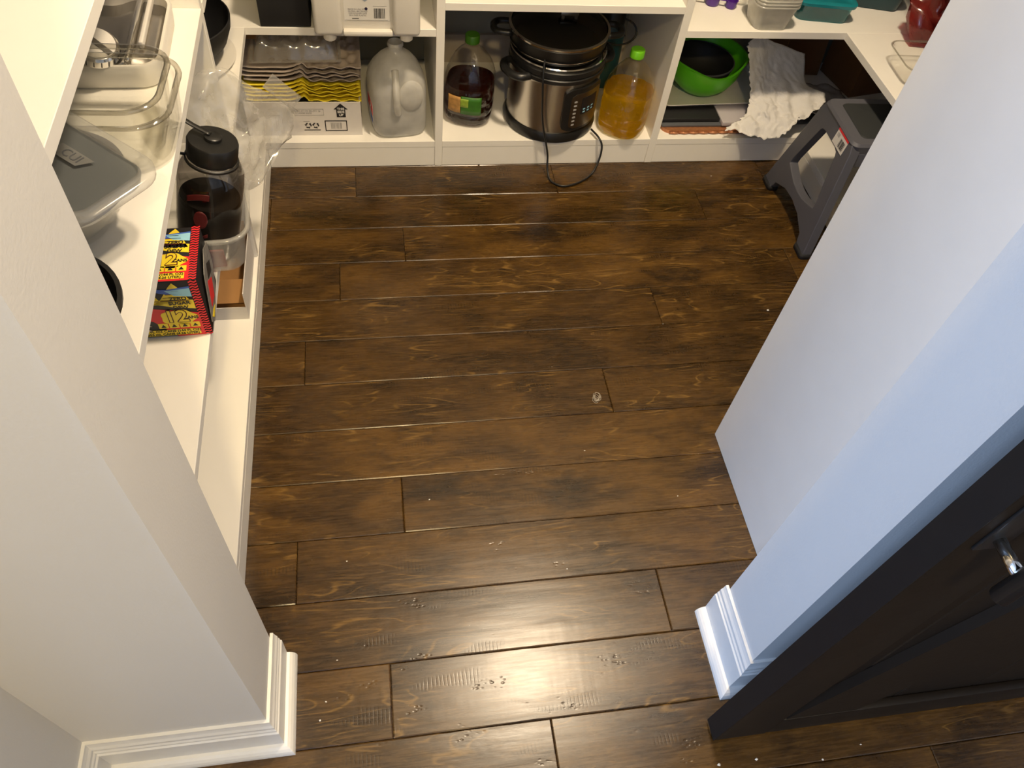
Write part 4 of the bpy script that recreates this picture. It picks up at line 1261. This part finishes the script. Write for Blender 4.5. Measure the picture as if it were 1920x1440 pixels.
# soda carton --------------------------------------------------
sz = 0.4104
SX0, SX1, SY0, SY1, SH = -0.685, -0.287, 0.900, 1.022, 0.128
sb = thing('soda_carton', 'black, red and yellow twelve-pack soda carton with a torn open end', 'carton', ((SX0 + SX1) / 2, 0.96, sz), math.radians(2.2))
Ms_ = mw(sb)
hx, hy = (SX1 - SX0) / 2, (SY1 - SY0) / 2
bd = mk('carton_body', *box_data(-hx, hx, -hy, hy, 0, SH, 0.003, 2), INK, sb, True, world=False, auto=0.5)
def soda_face(Mf, w, h, seed):
    """print on one long face; local x runs left to right up to the carton end at x=0"""
    def fl(nm, poly, m_, lift=0.0): return flat(nm, poly, m_, bd, Mf @ Matrix.Translation((0, 0, lift)), 0.0003)
    fl('red_swoosh', [(-0.012, 0.0), (-0.012, h * 0.42), (-0.07, h * 0.52), (-0.155, h * 0.66), (-0.25, h * 0.70), (-0.25, h * 0.56), (-0.13, h * 0.46), (-0.085, h * 0.30), (-0.055, 0.0)], REDB)
    for k, px in enumerate((-0.040, -0.085, -0.135)):
        fl('yellow_peak', [(px - 0.028, h * 0.62), (px + 0.024, h * 0.60), (px + 0.008, h * 0.90), (px + 0.002, h * 0.965), (px - 0.005, h * 0.90)], YEL, 0.0003)
        for q in range(4):
            yy = h * (0.66 + 0.055 * q)
            fl('peak_line', rect(px - 0.023 + 0.005 * q, px + 0.020 - 0.004 * q, yy, yy + 0.0012), MAROON, 0.0006)
    fl('blue_ribbon', [(-0.078, h * 0.88), (-0.050, h * 0.86), (-0.014, h * 0.90), (-0.014, h * 0.78), (-0.048, h * 0.77), (-0.066, h * 0.82)], BLUE, 0.0004)
    fl('light_ribbon', [(-0.052, h * 0.84), (-0.014, h * 0.87), (-0.014, h * 0.72), (-0.040, h * 0.75)], SKY, 0.0006)
    fl('yellow_field', [(-0.014, h * 0.50), (-0.014, h * 0.66), (-0.060, h * 0.70), (-0.075, h * 0.62), (-0.045, h * 0.54)], YEL, 0.0003)
    text('printed_text', 'ZERO\nSUGAR\nDEW', h * 0.080, INK, bd, Mf @ Matrix.Translation((-0.036, h * 0.615, 0.0010)), bold=0.0003)
    pts = [(-0.044 + 0.028 * math.cos(t) * (1 + 0.08 * math.cos(5 * t)), h * 0.36 + h * 0.135 * math.sin(t) * (1 + 0.08 * math.cos(5 * t))) for t in [2 * PI * i / 30 for i in range(30)]]
    fl('yellow_burst', pts, YEL, 0.0006)
    text('printed_number', '12', h * 0.30, MAROON, bd, Mf @ Matrix.Translation((-0.048, h * 0.375, 0.0011)), bold=0.0018)
    text('printed_number', '12', h * 0.30, YEL, bd, Mf @ Matrix.Translation((-0.048, h * 0.375, 0.0015)), bold=0.0003)
    text('printed_text', 'CANS', h * 0.07, INK, bd, Mf @ Matrix.Translation((-0.026, h * 0.35, 0.0012)), bold=0.0003)
    for k in range(4):
        fl('yellow_panel', rect(-0.080 + k * 0.0165, -0.080 + k * 0.0165 + 0.0150, h * 0.165, h * 0.26), YEL, 0.0006)
        fl('panel_mark', [(-0.0765 + k * 0.0165, h * 0.185), (-0.0685 + k * 0.0165, h * 0.185), (-0.0725 + k * 0.0165, h * 0.24)], INK, 0.0010)
    fl('yellow_strip', rect(-0.118, -0.018, h * 0.03, h * 0.135), YEL, 0.0006)
    text('printed_text', '12 - 12 FL OZ CANS (144 FL OZ)\n12 - 355 mL CANS (4.26 LITER)', h * 0.054, INK, bd, Mf @ Matrix.Translation((-0.068, h * 0.083, 0.0010)), bold=0.0002, sx=1.05)
    # zigzag border
    for i in range(22):
        y0 = h * i / 22
        y1 = h * (i + 0.5) / 22
        dy = h / 22
        P = []
        for k in range(4):
            P.append((-0.013 + 0.0043 * k, y0 + (dy * 0.45 if k % 2 else 0)))
        P2 = [(x, y + dy * 0.5) for x, y in P][::-1]
        v, f = join(*[prism_data([P[k], P[k + 1], P2[2 - k], P2[3 - k]], 0, 0.0003) for k in range(3)])
        mk('zigzag_stripe', v, f, REDB, bd, False, Mf @ Matrix.Translation((0, 0, 0.0006)))
    fl('dark_can_art', [(-0.150 + 0.022 * math.cos(t), h * 0.38 + 0.024 * math.sin(t)) for t in [2 * PI * i / 24 for i in range(24)]], YEL, 0.0004)
    fl('dark_can_art', [(-0.150 + 0.017 * math.cos(t), h * 0.38 + 0.019 * math.sin(t)) for t in [2 * PI * i / 24 for i in range(24)]], INK, 0.0008)
    for k in range(2):
        fl('splash_drop', [(-0.112, h * (0.26 - 0.09 * k)), (-0.100, h * (0.22 - 0.09 * k)), (-0.090, h * (0.215 - 0.09 * k)), (-0.098, h * (0.25 - 0.09 * k))], mat('splash_cream', (0.85, 0.62, 0.38), 0.5), 0.0006)
R3 = Ms_.to_3x3()
soda_face(frame(Ms_ @ Vector((hx, -hy - 0.0002, 0)), R3 @ Vector((1, 0, 0)), (0, 0, 1)), 0.4, SH, 1)
soda_face(frame(Ms_ @ Vector((hx, -hy, SH + 0.0002)), R3 @ Vector((1, 0, 0)), R3 @ Vector((0, 1, 0))), 0.4, hy * 2, 2)
# torn end flap
fp = [(0, 0.02), (0.02, 0.0), (0.055, 0.004), (0.09, 0.02), (0.112, 0.05), (0.105, 0.10), (0.07, 0.118), (0.03, 0.10)]
Mfl = frame(Ms_ @ Vector((hx + 0.0015, -hy + 0.004, 0.004)), R3 @ Vector((0, 1, 0)), R3 @ Vector((0.03, 0, 1)))
fpn = flat('torn_flap', fp, mat('silver_print', (0.20, 0.19, 0.18), 0.45, var=0.9, scale=90), bd, Mfl, 0.0012)
flat('flap_print', [(0.025, 0.03), (0.06, 0.02), (0.075, 0.05), (0.04, 0.075)], REDB, fpn, Mfl @ Matrix.Translation((0, 0, 0.0013)))
flat('flap_print', [(0.05, 0.07), (0.085, 0.055), (0.09, 0.075), (0.06, 0.095)], INK, fpn, Mfl @ Matrix.Translation((0, 0, 0.0013)))
flat('flap_print', [(0.01, 0.022), (0.022, 0.008), (0.05, 0.010), (0.03, 0.020)], YEL, fpn, Mfl @ Matrix.Translation((0, 0, 0.0013)))

# clear tub holding the smoke bottle ---------------------------
tb = thing('plastic_tub', 'clear plastic tub with red residue holding the big smoky bottle', 'tub', (-0.325, 1.122, 0.4104), math.radians(4))
tz = [(0.0, 0.072, 0.068, 0.026), (0.004, 0.080, 0.076, 0.030), (0.080, 0.092, 0.086, 0.036), (0.083, 0.098, 0.092, 0.040), (0.087, 0.099, 0.093, 0.040), (0.088, 0.094, 0.088, 0.037), (0.080, 0.0905, 0.0845, 0.035), (0.006, 0.0785, 0.0745, 0.028)]
loft('tub_wall', tz, PP, tb, cap1=True)
ring_o = [rr_ring(0.092, 0.086, 0.036, 0.081), rr_ring(0.101, 0.095, 0.042, 0.083), rr_ring(0.101, 0.095, 0.042, 0.089), rr_ring(0.095, 0.089, 0.038, 0.090)]
mk('rim', *loft_data(ring_o, closed=True), PP, tb, True, world=False)
mk('red_residue', *box_data(0.015, 0.050, -0.073, -0.068, 0.010, 0.05, 0.002), clear('red_stain', (0.65, 0.12, 0.12), 0.2, 0.05, 0.2, haze=0.4, hazecol=(0.55, 0.06, 0.06)), tb, True, world=False)

bt_loc = Vector((-0.309, 1.106, 0.4200))
tilt = Matrix.Rotation(math.radians(13.5), 4, 'Y') @ Matrix.Rotation(math.radians(-4), 4, 'X')
sm = thing('water_bottle', 'big smoky grey water bottle with black screw cap and red logo in the clear tub', 'bottle', bt_loc)
sm.rotation_euler = tilt.to_euler()
SR = 0.0535
lathe('bottle_body', [(0.040, 0.0), (0.050, 0.004), (SR, 0.012), (SR, 0.150), (0.0525, 0.166), (0.046, 0.182), (0.0385, 0.190), (0.036, 0.193), (0.036, 0.205)], SMOKE, sm, 48)
lathe('content', [(0.036, 0.004), (0.046, 0.008), (0.0505, 0.016), (0.0505, 0.108), (0.0490, 0.116), (0.004, 0.122)], DARKIN, sm, 40)
cap = lathe('cap', [(0.0385, 0.192), (0.0400, 0.194), (0.0400, 0.222), (0.0385, 0.225), (0.0050, 0.2255)], BLACK, sm, 48, mod=lambda t, z: 1 + 0.010 * math.cos(36 * t) if z < 0.223 else 1)
lathe('cap_knob', [(0.014, 0.2262), (0.014, 0.231), (0.012, 0.2325), (0.002, 0.2325)], BLACK, cap, 24, M=mw(sm), world=True)
lathe('neck_band', [(0.0405, 0.1850), (0.0428, 0.1865), (0.0428, 0.1905), (0.0405, 0.1915)], BLACK, sm, 40, cap0=False, cap1=False)
tube('strap', catmull([(-0.004, 0.0, 0.234), (-0.030, 0.010, 0.238), (-0.055, 0.018, 0.243), (-0.085, 0.016, 0.238), (-0.098, 0.008, 0.218), (-0.085, 0.002, 0.198), (-0.058, 0.0, 0.190), (-0.040, 0.0, 0.189)], 6), 0.0055, BLACK, sm, 8, world=False, flat=0.4)
def on_bottle(name, t0, t1, z0, z1, m_, fnz=None, r=SR + 0.0006):
    def fn(u, w):
        t = t0 + (t1 - t0) * u
        zz = fnz(u, w) if fnz else z0 + (z1 - z0) * w
        return (r * math.cos(t), r * math.sin(t), zz)
    v, f = grid_data(16, 8, fn)
    return solid(mk(name, v, f, m_, sm, True, world=False), 0.0005, 1)
ta, tb_ = math.radians(-128), math.radians(-88)
on_bottle('logo_arc', ta, tb_, 0, 0, MAROON, lambda u, w: 0.128 + 0.014 * math.sin(u * PI * 0.55) + 0.012 * w)
on_bottle('logo_disc', ta + 0.25, tb_ - 0.02, 0, 0, MAROON, lambda u, w: 0.100 + 0.018 * (2 * w - 1) * math.sqrt(max(0.0, 1 - (2 * u - 1) ** 2)))
on_bottle('logo_arc', ta, tb_, 0, 0, MAROON, lambda u, w: 0.066 - 0.008 * math.sin(u * PI) + 0.007 * w)

# crumpled clear zip bag ---------------------------------------
zb = thing('zip_bag', 'crumpled clear plastic zip bag hanging over the shelf edge behind the smoky bottle', 'bag', (-0.27, 1.40, 0.413))
outl = [(-0.342, 1.36, 0.575), (-0.307, 1.39, 0.593), (-0.262, 1.40, 0.585), (-0.232, 1.415, 0.545), (-0.196, 1.45, 0.508), (-0.163, 1.49, 0.431), (-0.188, 1.46, 0.389), (-0.225, 1.42, 0.345), (-0.252, 1.395, 0.325), (-0.277, 1.365, 0.345), (-0.284, 1.34, 0.432), (-0.312, 1.33, 0.477), (-0.343, 1.33, 0.525)]
v, f = pillow_data(outl, 0.020, 3.0, n=16, amp=0.012, fr=15)
v = [Vector((p.x, min(p.y, 1.4255) if p.x < -0.285 else p.y, p.z)) for p in v]
v = [Vector((p.x if (p.z > 0.412 or p.x > -0.287) else -0.286, p.y, p.z)) for p in v]
mk('film', v, f, FILM, zb, True)
Mz = frame((-0.208, 1.434, 0.535), (0.055, 0.05, -0.095), (0.03, 0.02, 0.03))
mk('zip_strip', *box_data(0, 0.115, -0.003, 0.003, -0.001, 0.001, 0.0005, 1), FILM, zb, True, M=Mz)
mk('header_strip', *box_data(0.0, 0.100, 0.003, 0.030, -0.0004, 0.0004), FILM, zb, False, M=Mz)

# ------------------------------------------------------------ left unit: third shelf
z3 = 0.6934
def dish(name, label, loc, rz, hx, hy, h, r, group=None, m_=GLASS):
    t = thing(name, label, 'container', loc, rz, group)
    loft('dish', [(0.0, hx * 0.84, hy * 0.84, r * 0.8), (0.005, hx * 0.92, hy * 0.92, r * 0.9), (h - 0.01, hx * 0.985, hy * 0.985, r), (h, hx, hy, r), (h, hx - 0.005, hy - 0.005, r * 0.95), (h - 0.01, hx * 0.985 - 0.0045, hy * 0.985 - 0.0045, r * 0.95), (0.010, hx * 0.90, hy * 0.90, r * 0.85)], m_, t, n=8)
    ring = [rr_ring(hx, hy, r, h - 0.003, 8), rr_ring(hx + 0.005, hy + 0.005, r + 0.004, h, 8), rr_ring(hx + 0.004, hy + 0.004, r + 0.003, h + 0.004, 8), rr_ring(hx - 0.003, hy - 0.003, r * 0.97, h + 0.003, 8)]
    mk('rim', *loft_data(ring, closed=True), GRIM, t, True, world=False)
    return t
dish('food_container', 'large clear glass dish, the outer one of two nested dishes', (-0.410, 1.052, z3), math.radians(-2), 0.134, 0.088, 0.078, 0.050)
dish('food_container', 'clear glass dish nested inside a larger glass dish', (-0.413, 1.054, z3 + 0.0115), math.radians(-2), 0.126, 0.080, 0.084, 0.047)

ap = thing('kitchen_appliance', 'low white appliance with brushed steel panels and a round marked dial', 'appliance', (-0.425, 1.283, z3), math.radians(1))
loft('housing', [(0.0, 0.096, 0.104, 0.03), (0.004, 0.100, 0.108, 0.034), (0.036, 0.103, 0.111, 0.036), (0.040, 0.101, 0.109, 0.035), (0.040, 0.097, 0.105, 0.032), (0.024, 0.095, 0.103, 0.030)], WPLAST, ap)
v, f = grid_data(18, 4, lambda u, w: (-0.092 + 0.184 * u, -0.098 + 0.196 * w, 0.026 + 0.010 * abs(math.sin(u * PI * 2.0)) ** 3))
solid(mk('steel_panel', v, f, STEEL, ap, True, world=False), 0.0015)
mk('steel_bar', *box_data(0.050, 0.060, -0.100, 0.100, 0.034, 0.050, 0.004), CHROME, ap, True, world=False)
mk('white_rail', *box_data(0.066, 0.073, -0.05, 0.10, 0.034, 0.046, 0.002), WPLAST, ap, True, world=False)
Md = Matrix.Translation((0.010, -0.084, 0.050)) @ Matrix.Rotation(math.radians(16), 4, 'X') @ Matrix.Rotation(math.radians(16), 4, 'Y')
dl = lathe('dial', [(0.030, 0.0), (0.034, 0.002), (0.034, 0.014), (0.031, 0.017), (0.004, 0.0175)], CHROME, ap, 40, M=Md)
lathe('dial_face', [(0.029, 0.0178), (0.0285, 0.0195), (0.002, 0.0197)], WPLAST, dl, 36, M=mw(ap) @ Md, world=True)
v, f = join(*[tuple(([(Matrix.Rotation(a, 4, 'Z') @ Vector(p)) for p in box_data(0.0335, 0.0346, -0.0008, 0.0008, 0.004, 0.013)[0]], box_data(0, 1, 0, 1, 0, 1)[1])) for a in [2 * PI * i / 20 for i in range(20)]])
mk('dial_marks', v, f, INK, dl, False, M=mw(ap) @ Md)
mk('pointer', *box_data(-0.004, 0.004, -0.028, 0.028, 0.0197, 0.022), STEELD, dl, False, M=mw(ap) @ Md @ Matrix.Rotation(0.9, 4, 'Z'))

# black-rimmed bowl, with a lidded container tilted on top
bb = thing('glass_bowl', 'glass bowl with a black rim under the tilted blue-grey container', 'bowl', (-0.415, 0.866, z3))
lathe('bowl_wall', [(0.045, 0.0), (0.062, 0.004), (0.088, 0.040), (0.094, 0.068), (0.091, 0.068), (0.084, 0.040), (0.058, 0.008), (0.002, 0.007)], GLASS, bb, 44)
lathe('rim_band', [(0.092, 0.062), (0.099, 0.064), (0.0995, 0.078), (0.091, 0.079)], BLACK, bb, 44, cap0=False, cap1=False)
an = math.atan2(0.098, -0.122)
LC = Vector((-0.269, 0.873, 0)) + Vector((-0.779, 0.626, 0)) * 0.100 + Vector((-0.626, -0.779, 0)) * 0.070
fc = thing('food_container', 'blue-grey food container with frosted clear lid tilted on the black-rimmed bowl', 'container', (LC.x + 0.004, LC.y - 0.018, z3 + 0.0815))
Rz = Matrix.Rotation(an, 4, 'Z')
fc.rotation_euler = (Matrix.Rotation(math.radians(5), 4, Vector((0.626, 0.779, 0))) @ Rz).to_euler()
loft('tub', [(0.0, 0.082, 0.052, 0.02), (0.004, 0.085, 0.055, 0.022), (0.017, 0.088, 0.058, 0.024), (0.018, 0.080, 0.050, 0.02)], SLATE, fc)
ring = [rr_ring(0.086, 0.056, 0.022, 0.019, 6), rr_ring(0.100, 0.070, 0.034, 0.013, 6), rr_ring(0.104, 0.074, 0.037, 0.015, 6), rr_ring(0.104, 0.074, 0.037, 0.022, 6), rr_ring(0.098, 0.068, 0.033, 0.025, 6), rr_ring(0.086, 0.056, 0.023, 0.024, 6)]
lidp = mk('lid', *loft_data(ring, closed=True), PP, fc, True, world=False)
loft('lid_window', [(0.0205, 0.086, 0.056, 0.022), (0.0215, 0.086, 0.056, 0.022)], PET, fc)
Mt = mw(fc) @ Matrix.Translation((-0.004, -0.016, 0.0222)) @ Matrix.Rotation(PI, 4, 'Z')
tgp = flat('lid_emblem', [(-0.026, -0.010), (0.016, -0.010), (0.028, 0.010), (-0.026, 0.010)], clear('emblem_plastic', (0.7, 0.7, 0.7), 0.2, 0.05, 0.2, haze=0.55, hazecol=(0.45, 0.45, 0.43)), lidp, Mt)
text('emblem_letters', 'CUI', 0.018, DGREY, tgp, Mt @ Matrix.Translation((0.0, 0, 0.0006)))
# lower container with lid over a black bowl
b2 = thing('mixing_bowl', 'low black bowl holding a clear lidded container by the doorway', 'bowl', (-0.400, 0.668, z3))
lathe('bowl_wall', [(0.050, 0.0), (0.066, 0.004), (0.090, 0.028), (0.098, 0.045), (0.095, 0.045), (0.086, 0.028), (0.062, 0.008), (0.002, 0.007)], BLACK, b2, 44)
lathe('rim', [(0.094, 0.043), (0.0995, 0.044), (0.0995, 0.048), (0.094, 0.049)], BLACK, b2, 44, cap0=False, cap1=False)
c2 = thing('food_container', 'clear lidded container with dark contents resting in the low black bowl', 'container', (-0.420, 0.680, z3 + 0.0095), math.radians(-7))
loft('tub', [(0.0, 0.046, 0.046, 0.02), (0.005, 0.048, 0.048, 0.022), (0.060, 0.066, 0.076, 0.03), (0.062, 0.069, 0.079, 0.032)], PP, c2, cap1=False)
loft('contents', [(0.006, 0.044, 0.044, 0.02), (0.045, 0.057, 0.060, 0.026)], DGREY, c2)
loft('lid', [(0.058, 0.072, 0.082, 0.034), (0.066, 0.073, 0.083, 0.034), (0.069, 0.068, 0.078, 0.032), (0.069, 0.055, 0.065, 0.026), (0.065, 0.052, 0.062, 0.025)], PP, c2)

# ------------------------------------------------------------ fluff and crumbs on the floor
lf = thing('lint_tuft', 'small grey tuft of lint on the middle floor boards', 'lint', (0.4755, 1.008, 0.0004))
for i in range(16):
    a = random.uniform(0, 2 * PI)
    r = random.uniform(0.003, 0.010)
    c0 = Vector((0.4755 + random.uniform(-0.004, 0.004), 1.008 + random.uniform(-0.006, 0.006), 0.0025))
    sp_ = random.uniform(2.0, 4.5)
    pts = [c0 + Vector((0.8 * r * math.cos(a + sp_ * k / 8), 1.2 * r * math.sin(a + sp_ * k / 8), 0.0006 * k)) for k in range(9)]
    tube('fibre', pts, 0.0005, LINT, lf, 5)
crumb_spots = [(0.99, 1.255, 0.004), (0.33, 0.60, 0.002), (0.07, 0.78, 0.002), (-0.1, 0.66, 0.0018), (0.42, 0.87, 0.002), (1.0, 1.80, 0.0025), (0.60, 0.74, 0.0018), (-0.14, 0.40, 0.002), (-0.12, 0.47, 0.0018), (-0.15, 0.37, 0.0022), (0.55, 0.20, 0.003), (0.60, 0.215, 0.003), (0.53, 0.215, 0.0035), (0.57, 0.185, 0.003), (0.72, 0.20, 0.0022), (0.80, 0.215, 0.002)]
for i, (x, y, r) in enumerate(crumb_spots):
    bm = bmesh.new()
    bmesh.ops.create_icosphere(bm, subdivisions=1, radius=r)
    for v_ in bm.verts:
        v_.co = Vector((v_.co.x * random.uniform(0.5, 1.3), v_.co.y * random.uniform(0.4, 1.0), v_.co.z * 0.35))
    v, f = bm_data(bm)
    bm.free()
    o = mk('paper_crumb', v, f, LABW, None, False, M=Matrix.Translation((x, y, 0.0004 + r * 0.35)))
    tag(o, 'tiny white crumb lying on the dark wooden floor', 'crumb', 'crumbs on the floor')
